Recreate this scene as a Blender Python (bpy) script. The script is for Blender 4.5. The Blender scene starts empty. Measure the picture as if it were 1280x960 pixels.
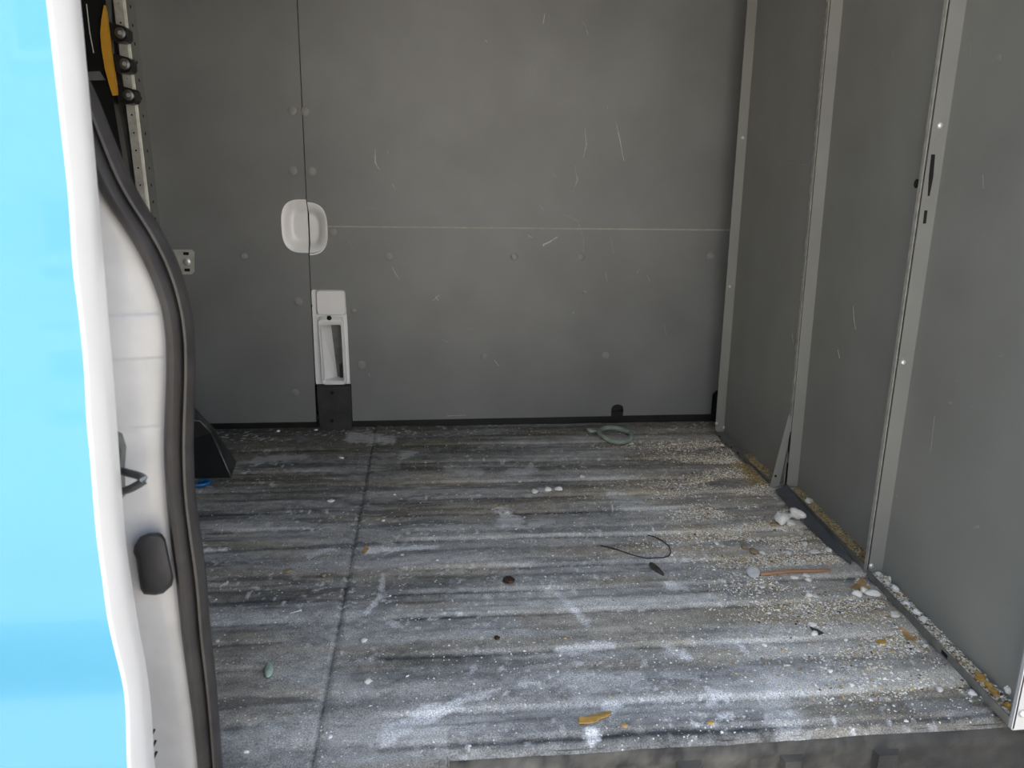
import bpy, bmesh, math, random
import numpy as np
from mathutils import Matrix, Vector

# ------------------------------------------------------------------ camera
F_PX, YAW, PIT, ROL, CAM_H = 985.0, math.radians(6.5), math.radians(14.78), math.radians(1.11), 0.8
_f = np.array([math.sin(YAW)*math.cos(PIT), math.cos(YAW)*math.cos(PIT), -math.sin(PIT)])
_r0 = np.array([math.cos(YAW), -math.sin(YAW), 0.0])
_u0 = np.cross(_r0, _f)
_r = math.cos(ROL)*_r0 + math.sin(ROL)*_u0
_u = -math.sin(ROL)*_r0 + math.cos(ROL)*_u0
CAM = np.array([0.0, 0.0, CAM_H])
scn = bpy.context.scene
COL = scn.collection
cd = bpy.data.cameras.new('camera')
cam = bpy.data.objects.new('camera', cd)
COL.objects.link(cam)
m = Matrix.Identity(4)
for i in range(3):
    m[i][0], m[i][1], m[i][2], m[i][3] = _r[i], _u[i], -_f[i], CAM[i]
cam.matrix_world = m
cd.sensor_fit = 'HORIZONTAL'; cd.sensor_width = 36.0
cd.lens = F_PX/1280*36.0
cd.clip_start = 0.05
cd.dof.use_dof = True; cd.dof.focus_distance = 2.0; cd.dof.aperture_fstop = 9.0
scn.camera = cam

# ------------------------------------------------------------------ world / light
w = bpy.data.worlds.new('sky'); scn.world = w; w.use_nodes = True
wn = w.node_tree.nodes; wl = w.node_tree.links
bg = wn['Background']
sky = wn.new('ShaderNodeTexSky'); sky.sky_type = 'NISHITA'
sky.sun_disc = False
sky.sun_elevation = math.radians(48); sky.sun_rotation = math.radians(60)
sky.air_density = 1.0; sky.dust_density = 3.0; sky.ozone_density = 1.0
mixw = wn.new('ShaderNodeMixRGB'); mixw.inputs['Fac'].default_value = 0.6
mixw.inputs['Color2'].default_value = (4.0, 4.7, 5.7, 1)     # bright haze and cloud
wl.new(sky.outputs['Color'], mixw.inputs['Color1'])
wl.new(mixw.outputs['Color'], bg.inputs['Color'])
bg.inputs['Strength'].default_value = 0.30
sd = bpy.data.lights.new('sun', 'SUN'); sd.energy = 20.0; sd.angle = math.radians(0.6); sd.color = (1.0, 0.95, 0.88)
sun = bpy.data.objects.new('sun', sd); COL.objects.link(sun)
# high sun behind the van: its open side is in the shade, the yard in front of it is lit
sun.rotation_euler = Vector((0.50, 0.42, 0.76)).to_track_quat('Z', 'Y').to_euler()

scn.view_settings.view_transform = 'Standard'
scn.view_settings.look = 'None'
scn.view_settings.gamma = 1.0
scn.view_settings.use_curve_mapping = False
scn.view_settings.exposure = 0.34

# ------------------------------------------------------------------ pixel helpers (1280 x 960 frame)
def ray(px, py): return _f*F_PX + _r*(px-640) - _u*(py-480)
def onz(px, py, z=0.0):
    d = ray(px, py); return CAM + d*((z-CAM_H)/d[2])
def ony(px, py, y):
    d = ray(px, py); return CAM + d*(y/d[1])
def onx(px, py, x):
    d = ray(px, py); return CAM + d*(x/d[0])

# ------------------------------------------------------------------ materials
def mat(name, col, rough=0.6, metal=0.0, var=0.0, scale=8.0, bump=0.0, bscale=200.0, spec=0.5, col2=None, stretch=(1, 1, 1), coat=0.0):
    M = bpy.data.materials.new(name); M.use_nodes = True
    nt = M.node_tree; n = nt.nodes; l = nt.links; b = n['Principled BSDF']
    b.inputs['Base Color'].default_value = (*col, 1)
    b.inputs['Roughness'].default_value = rough
    b.inputs['Metallic'].default_value = metal
    b.inputs['Specular IOR Level'].default_value = spec
    b.inputs['Coat Weight'].default_value = coat
    tc = n.new('ShaderNodeTexCoord')
    if var > 0 or col2:
        mp = n.new('ShaderNodeMapping'); mp.inputs['Scale'].default_value = stretch
        l.new(tc.outputs['Object'], mp.inputs['Vector'])
        t = n.new('ShaderNodeTexNoise'); t.inputs['Scale'].default_value = scale; t.inputs['Detail'].default_value = 6
        l.new(mp.outputs['Vector'], t.inputs['Vector'])
        r = n.new('ShaderNodeValToRGB')
        r.color_ramp.elements[0].position = 0.3; r.color_ramp.elements[1].position = 0.7
        c2 = col2 or tuple(min(1, c*(1+var)) for c in col)
        c1 = col if col2 else tuple(c*(1-var) for c in col)
        r.color_ramp.elements[0].color = (*c1, 1); r.color_ramp.elements[1].color = (*c2, 1)
        l.new(t.outputs['Fac'], r.inputs['Fac']); l.new(r.outputs['Color'], b.inputs['Base Color'])
    if bump > 0:
        t2 = n.new('ShaderNodeTexNoise'); t2.inputs['Scale'].default_value = bscale; t2.inputs['Detail'].default_value = 4
        l.new(tc.outputs['Object'], t2.inputs['Vector'])
        bp = n.new('ShaderNodeBump'); bp.inputs['Strength'].default_value = bump; bp.inputs['Distance'].default_value = 0.002
        l.new(t2.outputs['Fac'], bp.inputs['Height']); l.new(bp.outputs['Normal'], b.inputs['Normal'])
    return M

def mat_attr(name, rough=0.85, speck=False, bump=0.0):
    """colour from the mesh's 'Col' attribute, with fine grain on top"""
    M = bpy.data.materials.new(name); M.use_nodes = True
    nt = M.node_tree; n = nt.nodes; l = nt.links; b = n['Principled BSDF']
    b.inputs['Roughness'].default_value = rough
    b.inputs['Specular IOR Level'].default_value = 0.3
    a = n.new('ShaderNodeAttribute'); a.attribute_name = 'Col'
    out = a.outputs['Color']
    tc = n.new('ShaderNodeTexCoord')
    if speck:
        t = n.new('ShaderNodeTexNoise'); t.inputs['Scale'].default_value = 480; t.inputs['Detail'].default_value = 3
        t.inputs['Roughness'].default_value = 0.75
        l.new(tc.outputs['Object'], t.inputs['Vector'])
        r = n.new('ShaderNodeValToRGB')
        r.color_ramp.elements[0].position = 0.30; r.color_ramp.elements[0].color = (0.22, 0.22, 0.22, 1)
        r.color_ramp.elements[1].position = 0.72; r.color_ramp.elements[1].color = (1.85, 1.85, 1.85, 1)
        l.new(t.outputs['Fac'], r.inputs['Fac'])
        mu = n.new('ShaderNodeMixRGB'); mu.blend_type = 'MULTIPLY'; mu.inputs['Fac'].default_value = 1
        l.new(out, mu.inputs['Color1']); l.new(r.outputs['Color'], mu.inputs['Color2'])
        v = n.new('ShaderNodeTexVoronoi'); v.inputs['Scale'].default_value = 105
        l.new(tc.outputs['Object'], v.inputs['Vector'])
        # only some cells hold a white fleck
        th = n.new('ShaderNodeMath'); th.operation = 'LESS_THAN'; th.inputs[1].default_value = 0.17
        l.new(v.outputs['Distance'], th.inputs[0])
        sp = n.new('ShaderNodeSeparateColor'); l.new(v.outputs['Color'], sp.inputs['Color'])
        g = n.new('ShaderNodeMath'); g.operation = 'GREATER_THAN'; g.inputs[1].default_value = 0.72
        l.new(sp.outputs['Red'], g.inputs[0])
        mm = n.new('ShaderNodeMath'); mm.operation = 'MULTIPLY'
        l.new(th.outputs[0], mm.inputs[0]); l.new(g.outputs[0], mm.inputs[1])
        m3 = n.new('ShaderNodeMath'); m3.operation = 'MULTIPLY'; m3.inputs[1].default_value = 0.75
        l.new(mm.outputs[0], m3.inputs[0])
        mx = n.new('ShaderNodeMixRGB'); mx.inputs['Color2'].default_value = (0.88, 0.87, 0.84, 1)
        l.new(m3.outputs[0], mx.inputs['Fac']); l.new(mu.outputs['Color'], mx.inputs['Color1'])
        out = mx.outputs['Color']
    l.new(out, b.inputs['Base Color'])
    if bump:
        t2 = n.new('ShaderNodeTexNoise'); t2.inputs['Scale'].default_value = 420; t2.inputs['Detail'].default_value = 3
        l.new(tc.outputs['Object'], t2.inputs['Vector'])
        bp = n.new('ShaderNodeBump'); bp.inputs['Strength'].default_value = bump; bp.inputs['Distance'].default_value = 0.002
        l.new(t2.outputs['Fac'], bp.inputs['Height']); l.new(bp.outputs['Normal'], b.inputs['Normal'])
    return M

GREY = (0.178, 0.184, 0.189)
MT = dict(
    panel=mat('grey_lining_panel', GREY, 0.46, var=0.10, scale=5, bump=0.12, bscale=900, spec=0.5),
    tray=mat('grey_painted_steel', (0.225, 0.228, 0.218), 0.5, var=0.08, scale=6, bump=0.06, bscale=700),
    trayedge=mat('bare_sheet_edge', (0.34, 0.34, 0.31), 0.45, var=0.25, scale=60),
    cap=mat('grey_plastic_cap', (0.235, 0.235, 0.235), 0.5, var=0.1, scale=40),
    white=mat('white_body_paint', (0.84, 0.84, 0.85), 0.28, var=0.03, scale=12, coat=0.4),
    jamb=mat('dimmed_white_jamb', (0.50, 0.505, 0.525), 0.35, var=0.08, scale=25, coat=0.2),  # greyer copy of the white paint, dimmer light put into its colour
    blue=mat('sky_blue_body_paint', (0.098, 0.375, 0.58), 0.36, var=0.03, scale=3, coat=0.25),
    rubber=mat('black_rubber', (0.030, 0.028, 0.028), 0.42, var=0.25, scale=30, bump=0.05),
    bumper=mat('bumper_rubber', (0.022, 0.022, 0.025), 0.6, var=0.2, scale=40, bump=0.1),
    black=mat('black_plastic', (0.012, 0.012, 0.013), 0.35, var=0.2, scale=20),
    dark=mat('dark_void_lining', (0.018, 0.018, 0.018), 0.8, var=0.2, scale=5),
    charcoal=mat('charcoal_moulding', (0.030, 0.030, 0.030), 0.7, var=0.3, scale=25, bump=0.2),
    galv=mat('galvanised_steel', (0.50, 0.50, 0.46), 0.42, metal=0.25, var=0.2, scale=45),
    screw=mat('zinc_screw', (0.75, 0.75, 0.72), 0.28, metal=0.5, var=0.1, scale=60),
    steel=mat('dull_steel', (0.16, 0.17, 0.17), 0.4, metal=0.7, var=0.3, scale=50),
    yellow=mat('yellow_plastic', (0.62, 0.32, 0.03), 0.5, var=0.12, scale=20),
    strap=mat('grey_webbing', (0.14, 0.14, 0.145), 0.8, var=0.1, scale=60),
    bluecord=mat('blue_cord', (0.01, 0.12, 0.33), 0.5, var=0.2, scale=60),
    green=mat('faded_green_hose', (0.27, 0.33, 0.28), 0.55, var=0.2, scale=60),
    greenplug=mat('green_rubber_plug', (0.34, 0.44, 0.37), 0.6, var=0.25, scale=120),
    rust=mat('rust_brown', (0.045, 0.022, 0.012), 0.8, var=0.5, scale=120, bump=0.4),
    wire=mat('black_wire', (0.02, 0.02, 0.021), 0.35, var=0.2, scale=60),
    pod=mat('grey_brown_husk', (0.055, 0.048, 0.038), 0.85, var=0.6, scale=180, bump=0.6),
    wood=mat('reddish_wood', (0.36, 0.20, 0.12), 0.7, var=0.2, scale=20, stretch=(1, 12, 12)),
    leaf=mat('dry_yellow_leaf', (0.52, 0.31, 0.08), 0.7, var=0.3, scale=90),
    chip=mat('tan_wood_chip', (0.45, 0.28, 0.12), 0.75, var=0.3, scale=90),
    plaster=mat('white_plaster', (0.80, 0.785, 0.75), 0.9, var=0.10, scale=90, bump=0.4),
    disc=mat('pale_grey_plastic', (0.42, 0.43, 0.44), 0.4, var=0.15, scale=80),
    stone=mat('tan_stone', (0.30, 0.24, 0.15), 0.9, var=0.25, scale=120, bump=0.4),
    scuff=mat('pale_scuff', (0.48, 0.48, 0.465), 0.7, var=0.3, scale=80),
    faint=mat('faint_scuff', (0.265, 0.265, 0.26), 0.6, var=0.2, scale=80),
    strip=mat('pale_board_edge', (0.33, 0.32, 0.29), 0.7, var=0.15, scale=50),
    roof=mat('roof_lining', (0.48, 0.46, 0.42), 0.7, var=0.05, scale=5),
    ground=mat('pavement', (0.36, 0.33, 0.28), 0.9, var=0.15, scale=4, bump=0.3, bscale=60),
    render=mat('bounce_wall_render', (0.58, 0.565, 0.53), 0.9, var=0.06, scale=2),
    lilac=mat('pale_grey_paint', (0.40, 0.41, 0.44), 0.35, var=0.04, scale=10),
    bent=mat('blue_grey_steel', (0.085, 0.090, 0.100), 0.5, var=0.2, scale=30),
    lip=mat('worn_steel_lip', (0.17, 0.165, 0.155), 0.55, var=0.3, scale=40),
    hole=mat('dark_hole', (0.006, 0.006, 0.006), 0.9, var=0.1),
    floor=mat_attr('dusty_rubber_mat', 0.8, True, 0.55),
    riser=mat_attr('scuffed_step_rubber', 0.85, False, 0.6),
    grit=mat_attr('grit_and_sawdust', 0.9),
)

# ------------------------------------------------------------------ mesh helpers
class MB:
    def __init__(s): s.v = []; s.f = []
    def add(s, vs, fs):
        o = len(s.v); s.v += [tuple(map(float, p)) for p in vs]; s.f += [tuple(i+o for i in f) for f in fs]; return s
    def box(s, a, b):
        (x0, y0, z0), (x1, y1, z1) = a, b
        vs = [(x, y, z) for z in (z0, z1) for y in (y0, y1) for x in (x0, x1)]
        return s.add(vs, [(0, 2, 3, 1), (4, 5, 7, 6), (0, 1, 5, 4), (2, 6, 7, 3), (0, 4, 6, 2), (1, 3, 7, 5)])
    def prism(s, bottom, top):
        n = len(bottom)
        return s.add(list(bottom)+list(top), [tuple(range(n-1, -1, -1)), tuple(range(n, 2*n))] +
                     [(i, (i+1) % n, n+(i+1) % n, n+i) for i in range(n)])
    def loft(s, rings, closed=True, caps=True):
        n = len(rings[0]); vs = [p for r in rings for p in r]; fs = []
        for k in range(len(rings)-1):
            for i in range(n if closed else n-1):
                j = (i+1) % n
                fs.append((k*n+i, k*n+j, (k+1)*n+j, (k+1)*n+i))
        if caps and closed:
            fs.append(tuple(range(n-1, -1, -1))); fs.append(tuple((len(rings)-1)*n+i for i in range(n)))
        return s.add(vs, fs)
    def tube(s, pts, r, n=8):
        pts = [Vector(p) for p in pts]; rings = []
        up = Vector((0, 0, 1))
        for i, p in enumerate(pts):
            d = (pts[min(i+1, len(pts)-1)]-pts[max(i-1, 0)]).normalized()
            a = d.cross(up)
            if a.length < 1e-3: a = d.cross(Vector((0, 1, 0)))
            a.normalize(); b = a.cross(d).normalized()
            rr = r[i] if isinstance(r, (list, tuple)) else r
            rings.append([p+a*rr*math.cos(2*math.pi*k/n)+b*rr*math.sin(2*math.pi*k/n) for k in range(n)])
        return s.loft(rings)
    def disc(s, c, r, axis, h, n=16, dome=0.0):
        """cylinder / low dome from c along axis"""
        ax = Vector(axis).normalized(); c = Vector(c)
        a = ax.orthogonal().normalized(); b = ax.cross(a)
        prof = [(r, 0), (r, h*0.6), (r*0.86, h)] + ([(r*0.5, h+dome)] if dome else [])
        rings = [[c+ax*z+(a*math.cos(2*math.pi*k/n)+b*math.sin(2*math.pi*k/n))*q for k in range(n)] for q, z in prof]
        return s.loft(rings)
    def build(s, name, material, parent=None, smooth=False, recalc=True):
        P = Vector((0, 0, 0))
        if parent is not None: P = WORLDPOS[parent.name]
        else:
            a = np.array(s.v); P = Vector(((a[:, 0].min()+a[:, 0].max())/2, (a[:, 1].min()+a[:, 1].max())/2, a[:, 2].min()))
        me = bpy.data.meshes.new(name)
        me.from_pydata([(x-P.x, y-P.y, z-P.z) for x, y, z in s.v], [], s.f)
        if recalc:
            bm = bmesh.new(); bm.from_mesh(me)
            bmesh.ops.recalc_face_normals(bm, faces=bm.faces); bm.to_mesh(me); bm.free()
        me.materials.append(MT[material] if isinstance(material, str) else material)
        if smooth:
            me.shade_smooth()
            if smooth == 'auto': me.set_sharp_from_angle(angle=math.radians(40))
        o = bpy.data.objects.new(name, me); COL.objects.link(o)
        if parent is not None:
            o.parent = parent
        else:
            o.location = P
        WORLDPOS[o.name] = P
        return o
WORLDPOS = {}
def empty(name, loc):
    o = bpy.data.objects.new(name, None); COL.objects.link(o); o.location = loc
    o.empty_display_size = 0.05
    WORLDPOS[o.name] = Vector(loc); return o
def tag(o, label=None, cat=None, group=None, kind=None):
    if label: o['label'] = label
    if cat: o['category'] = cat
    if group: o['group'] = group
    if kind: o['kind'] = kind
    return o
def poly_obj(name, pts2, y0, y1, material, parent, smooth=False):
    """outline in (x, z) given thickness between y0 and y1"""
    b = MB(); b.prism([(x, y0, z) for x, z in pts2], [(x, y1, z) for x, z in pts2])
    o = b.build(name, material, parent, smooth)
    return o

# ------------------------------------------------------------------ value noise
def _hash(ix, iy, seed):
    h = (ix.astype(np.int64)*374761393 + iy.astype(np.int64)*668265263 + seed*1442695041) & 0x7fffffff
    h = ((h ^ (h >> 13))*1274126177) & 0x7fffffff
    h = h ^ (h >> 16)
    return (h & 0xffff)/65535.0
def vnoise(x, y, seed=0):
    x = np.asarray(x, float); y = np.asarray(y, float)
    ix, iy = np.floor(x), np.floor(y); fx, fy = x-ix, y-iy
    fx = fx*fx*(3-2*fx); fy = fy*fy*(3-2*fy)
    a = _hash(ix, iy, seed); b = _hash(ix+1, iy, seed); c = _hash(ix, iy+1, seed); d = _hash(ix+1, iy+1, seed)
    return (a*(1-fx)+b*fx)*(1-fy)+(c*(1-fx)+d*fx)*fy
def fbm(x, y, seed=0, o=4):
    s = 0; a = 0.5; t = 0
    for k in range(o):
        s = s+a*vnoise(x*2**k, y*2**k, seed+17*k); t += a; a *= 0.55
    return s/t
def sstep(a, b, x):
    t = np.clip((x-a)/(b-a), 0, 1); return t*t*(3-2*t)

# ------------------------------------------------------------------ floor (moulded rubber mat)
WALL_Y = 2.495
STEP_Y, STEP_X = 0.957, 0.027
SEAM_X = -0.162
RIBS_R = [0.983, 1.049, 1.201, 1.325, 1.412, 1.511, 1.647, 1.787, 1.884, 1.990, 2.148, 2.30]
RIBS_L = [1.045, 1.187, 1.266, 1.329, 1.413, 1.477, 1.635, 1.726, 1.822, 1.959, 2.092, 2.271]
def ribs(y, edges):
    """raised bars: each edge is the front of a bar that slopes gently down behind"""
    h = np.zeros_like(y)
    for i, e in enumerate(edges):
        nx = edges[i+1] if i+1 < len(edges) else e+0.12
        wd = nx-e
        h = np.maximum(h, sstep(e-0.004, e+0.007, y)*(1-sstep(e+wd*0.42, e+wd*0.72, y)))
    return h
def floor_h(x, y):
    x = np.asarray(x, float); y = np.asarray(y, float)
    wob = (vnoise(x*3, y*2, 5)-0.5)*0.012
    jl = vnoise(y*9, y*0+3, 8)*0.05
    maskr = sstep(SEAM_X+0.055+jl, SEAM_X+0.10+jl, x)
    maskl = 1-sstep(SEAM_X-0.10-jl, SEAM_X-0.055-jl, x)
    h = 0.0048*ribs(y+wob, RIBS_R)*maskr + 0.0042*ribs(y+wob, RIBS_L)*maskl
    fade = sstep(0.955, 0.985, y)*(1-sstep(2.36, 2.44, y))
    h = h*fade
    seam = np.exp(-((x-SEAM_X-(vnoise(y*4, y*0, 3)-.5)*.006)/0.0032)**2)
    h = h-0.004*seam
    h = h+0.0025*np.exp(-((x-SEAM_X-0.012)/0.006)**2)
    h = h+(vnoise(x*9, y*14, 2)-.5)*0.003 + (vnoise(x*45, y*70, 12)-.5)*0.0012
    # rolled front edge by the step well
    h = h-0.010*(1-sstep(0.955, 0.972, y))*(x > STEP_X)
    return h-0.004
def seg_d(x, y, a, b):
    ax, ay = a; bx, by = b; dx, dy = bx-ax, by-ay
    t = np.clip(((x-ax)*dx+(y-ay)*dy)/(dx*dx+dy*dy+1e-9), 0, 1)
    return np.hypot(x-ax-t*dx, y-ay-t*dy), t
# marks: pixel from, pixel to, width px from, width px to, strength
SMEARS = [((458, 687), (545, 682), 4, 3, .95), ((388, 692), (418, 684), 4, 3, .5), ((479, 716), (477, 734), 3.5, 3, .6),
          ((474, 744), (457, 766), 4, 2.5, .75), ((484, 914), (575, 878), 13, 5, .9), ((575, 878), (625, 862), 5, 2, .6),
          ((696, 740), (734, 778), 4, 6, .8), ((683, 737), (700, 738), 3, 2, .6), ((855, 817), (862, 820), 6, 4, .95),
          ((836, 808), (852, 814), 6, 4, .6), ((925, 806), (934, 814), 4, 3, .8), ((632, 648), (648, 652), 14, 9, .75),
          ((665, 655), (690, 650), 6, 4, .55), ((640, 590), (668, 586), 7, 4, .55), ((765, 620), (800, 625), 7, 5, .5),
          ((254, 687), (282, 686), 2, 1.5, .8), ((836, 733), (858, 734), 6, 3, .7), ((762, 882), (772, 880), 8, 5, .65),
          ((738, 918), (744, 916), 7, 6, .9), ((886, 865), (902, 866), 5, 3, .7), ((820, 678), (900, 676), 5, 3, .5),
          ((700, 812), (765, 806), 6, 4, .5), ((830, 842), (870, 848), 5, 5, .35), ((885, 878), (898, 868), 3, 3, .55),
          ((440, 545), (490, 548), 8, 5, .45), ((676, 614), (700, 611), 3, 2, .6), ((780, 634), (860, 640), 4, 3, .35),
          ((720, 855), (800, 850), 20, 10, .28), ((900, 895), (915, 893), 5, 3, .7), ((505, 568), (520, 565), 6, 3, .4),
          ((320, 575), (380, 570), 6, 4, .35), ((560, 585), (600, 590), 6, 5, .4), ((1000, 760), (1035, 775), 6, 4, .25),
          ((1140, 880), (1230, 890), 8, 8, .35), ((965, 850), (985, 905), 12, 22, .3)]
def floor_col(x, y):
    rib = np.where(x > SEAM_X, ribs(y, RIBS_R)*sstep(SEAM_X+.06, SEAM_X+.1, x), ribs(y, RIBS_L)*(1-sstep(SEAM_X-.1, SEAM_X-.06, x)))
    st1 = fbm(x*2.2, y*26, 21, 4); st2 = fbm(x*7, y*40, 33, 4); cl = fbm(x*5, y*7, 44, 4); fine = fbm(x*60, y*90, 55, 3)
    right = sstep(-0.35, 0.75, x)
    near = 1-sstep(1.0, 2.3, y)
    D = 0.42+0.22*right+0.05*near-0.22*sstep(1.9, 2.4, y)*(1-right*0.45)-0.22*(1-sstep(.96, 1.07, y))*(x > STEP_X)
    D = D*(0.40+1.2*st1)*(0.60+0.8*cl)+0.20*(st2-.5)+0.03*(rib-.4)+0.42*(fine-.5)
    # dark line along the front foot of each bar
    ln = np.zeros_like(x)
    wob = (vnoise(x*3, y*2, 5)-0.5)*0.012
    for e in RIBS_R: ln = np.maximum(ln, np.exp(-((y+wob-e+.006)/0.005)**2)*(x > SEAM_X+.09))
    for e in RIBS_L: ln = np.maximum(ln, np.exp(-((y+wob-e+.006)/0.005)**2)*(x < SEAM_X-.09))
    D = D-0.36*ln*(0.35+0.65*vnoise(x*6, y*8, 9))
    D = D-0.22*np.exp(-((x-SEAM_X)/0.003)**2)-0.10*np.exp(-((x-SEAM_X-0.016)/0.002)**2)
    # crisp worn-bare patches along the bars
    bare = sstep(0.55, 0.66, fbm(x*3.2, y*30, 71, 4))*(0.55-0.25*right)
    D = np.clip(D*(1-bare), 0.02, 1)
    tan = np.clip(sstep(0.35, 0.95, x)*0.75+sstep(.48, .64, fbm(x*2.4, y*14, 66, 3))*0.85-0.20*near, 0, 1)
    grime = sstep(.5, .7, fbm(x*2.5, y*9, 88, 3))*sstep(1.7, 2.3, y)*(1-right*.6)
    rub = np.array([0.040, 0.043, 0.047]); dust = np.array([0.70, 0.70, 0.69]); tn = np.array([0.60, 0.52, 0.39])
    gr = np.array([0.11, 0.106, 0.075])
    c = dust[None]*(1-tan[:, None]*.8)+tn[None]*tan[:, None]*.8
    c = rub[None]*(1-D[:, None])+c*D[:, None]
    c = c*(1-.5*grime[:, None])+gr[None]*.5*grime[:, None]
    brk = fbm(x*80, y*110, 99, 3)
    W = np.zeros_like(x)
    for (a, b, wa, wb, s) in SMEARS:
        A = onz(*a); B = onz(*b)
        pa = np.linalg.norm(A-CAM)/F_PX; pb = np.linalg.norm(B-CAM)/F_PX
        # a mark is as wide across as it looks, longer along the view because the floor lies flat
        sy = CAM_H/np.linalg.norm((A+B)/2-CAM)
        d, t = seg_d(x, y*sy, (A[0], A[1]*sy), (B[0], B[1]*sy))
        wd = (wa*pa)*(1-t)+(wb*pb)*t
        q = d/wd+(brk-.5)*1.7
        W = np.maximum(W, s*(1-sstep(0.45, 1.25, q)))
    # small random plaster flecks
    fl = sstep(.70, .78, fbm(x*95, y*75, 101, 2))*sstep(.42, .62, fbm(x*4, y*9, 104, 3))*0.6
    W = np.maximum(W, fl)
    c = c*(1-W[:, None])+np.array([0.80, 0.81, 0.83])[None]*W[:, None]
    # wipe of bare black rubber at the right end of the front edge
    k = sstep(.55, .8, x)*(1-sstep(0.985, 1.06, y))*0.55
    c = c*(1-k[:, None])+rub[None]*k[:, None]
    return c
def set_col(me, c):
    a = me.color_attributes.new('Col', 'FLOAT_COLOR', 'POINT')
    buf = np.ones((len(me.vertices), 4), np.float32); buf[:, :3] = c
    a.data.foreach_set('color', buf.ravel())

xs = np.concatenate([np.arange(-2.1, -0.86, 0.05), np.arange(-0.86, 1.06, 0.0036)])
ys = np.concatenate([[0.90, 0.915, 0.93, 0.945], np.arange(STEP_Y, 2.56, 0.0036)])
GX, GY = np.meshgrid(xs, ys)
gx, gy = GX.ravel(), GY.ravel()
hz = floor_h(gx, gy)
nx_, ny_ = len(xs), len(ys)
idx = np.arange(nx_*ny_).reshape(ny_, nx_)
q = np.stack([idx[:-1, :-1], idx[:-1, 1:], idx[1:, 1:], idx[1:, :-1]], -1)
keep = ~((GX[:-1, :-1] >= STEP_X) & (GY[:-1, :-1] < STEP_Y-1e-6))
faces = q[keep]
me = bpy.data.meshes.new('floor')
me.from_pydata(np.stack([gx, gy, hz], -1).tolist(), [], faces.tolist())
set_col(me, floor_col(gx, gy))
me.materials.append(MT['floor']); me.shade_smooth()
floor = bpy.data.objects.new('floor', me); COL.objects.link(floor); WORLDPOS['floor'] = Vector((0, 0, 0))
tag(floor, 'ribbed black rubber load floor covered in grey dust', kind='structure')

# front face of the mat above the step well, with moulded pads
def col_obj(b, name, parent, colfn, material='riser', smooth=False):
    o = b.build(name, material, parent, smooth)
    P = WORLDPOS[o.name]
    co = np.array([v.co[:] for v in o.data.vertices])+np.array(P)
    set_col(o.data, colfn(co)); return o
def riser_col(p):
    n = fbm(p[:, 0]*14, p[:, 2]*22, 7, 4); n2 = fbm(p[:, 0]*60, p[:, 2]*60, 8, 3)
    lo = sstep(.45, .85, p[:, 0])
    d = np.clip(0.10+.55*(n-.35)+.4*(n2-.5), .02, .8)*(1-.75*lo)*(0.45+0.55*sstep(-.09, -.015, p[:, 2]))
    c = np.array([.022, .023, .025])[None]*(1-d[:, None])+np.array([.34, .325, .29])[None]*d[:, None]
    return c
def rgrid(x0, x1, z0, z1, yf, st=0.006):
    b = MB(); X = np.linspace(x0, x1, max(2, int((x1-x0)/st))); Z = np.linspace(z0, z1, max(2, int((z1-z0)/st)))
    vs = [(x, yf(x, z), z) for z in Z for x in X]; n = len(X)
    fs = [(j*n+i, j*n+i+1, (j+1)*n+i+1, (j+1)*n+i) for j in range(len(Z)-1) for i in range(n-1)]
    return b.add(vs, fs)
ri = rgrid(STEP_X, 1.1, -0.30, -0.010, lambda x, z: STEP_Y+0.004-0.012*float(1-sstep(-.030, -.010, np.array(z))) + .003*float(vnoise(np.array(x*20), np.array(z*20), 4)))
col_obj(ri, 'step_riser', floor, riser_col, smooth=True)
rs = MB(); rs.add([(STEP_X, .90, -.004), (STEP_X, STEP_Y+.002, -.004), (STEP_X, STEP_Y+.002, -.30), (STEP_X, .90, -.30)], [(0, 1, 2, 3)])
col_obj(rs, 'step_side', floor, riser_col)
for (pa, pb) in ((566, 606), (690, 726), (848, 886), (985, 1020), (1110, 1150)):
    x0, x1 = onz(pa, 935)[0]*1.0, onz(pb, 935)[0]
    y0 = STEP_Y-0.016
    b = MB()
    outer = [(x0, STEP_Y, -.03), (x1, STEP_Y, -.03), (x1, STEP_Y, -.28), (x0, STEP_Y, -.28)]
    inn = [(x0+.008, y0, -.038), (x1-.008, y0, -.038), (x1-.008, y0, -.27), (x0+.008, y0, -.27)]
    b.prism(outer, inn)
    col_obj(b, 'moulded_pad', floor, riser_col)
b = MB(); b.box((STEP_X, .72, -.32), (1.1, .975, -.30)); b.build('step_tread', 'charcoal', floor)
b = MB(); b.box((-2.1, .93, -.40), (1.14, 2.6, -.34)); b.build('underbody_sun_block', 'dark', floor)  # unseen slab added to keep sunlight off the ground under the van
b = MB(); b.box((-2.1, .90, -.33), (STEP_X, .915, -.006)); b.build('sill_face', 'charcoal', floor)

# ------------------------------------------------------------------ shell of the van
def struct(b, name, material, label=None):
    o = b.build(name, material); tag(o, label, kind='structure'); return o
b = MB(); b.box((-2.15, .87, 1.72), (1.15, 2.62, 1.76))
ceiling = struct(b, 'ceiling', 'roof', 'plain grey van roof lining')
b = MB(); b.box((-2.15, .86, -.1), (-2.10, 2.62, 1.76))
struct(b, 'wall_left', 'dark', 'dark rear end of the load space')
b = MB(); b.box((1.10, .95, -.1), (1.14, 2.62, 1.76))
struct(b, 'wall_cab', 'dark', 'dark void behind the steel bulkhead')
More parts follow.
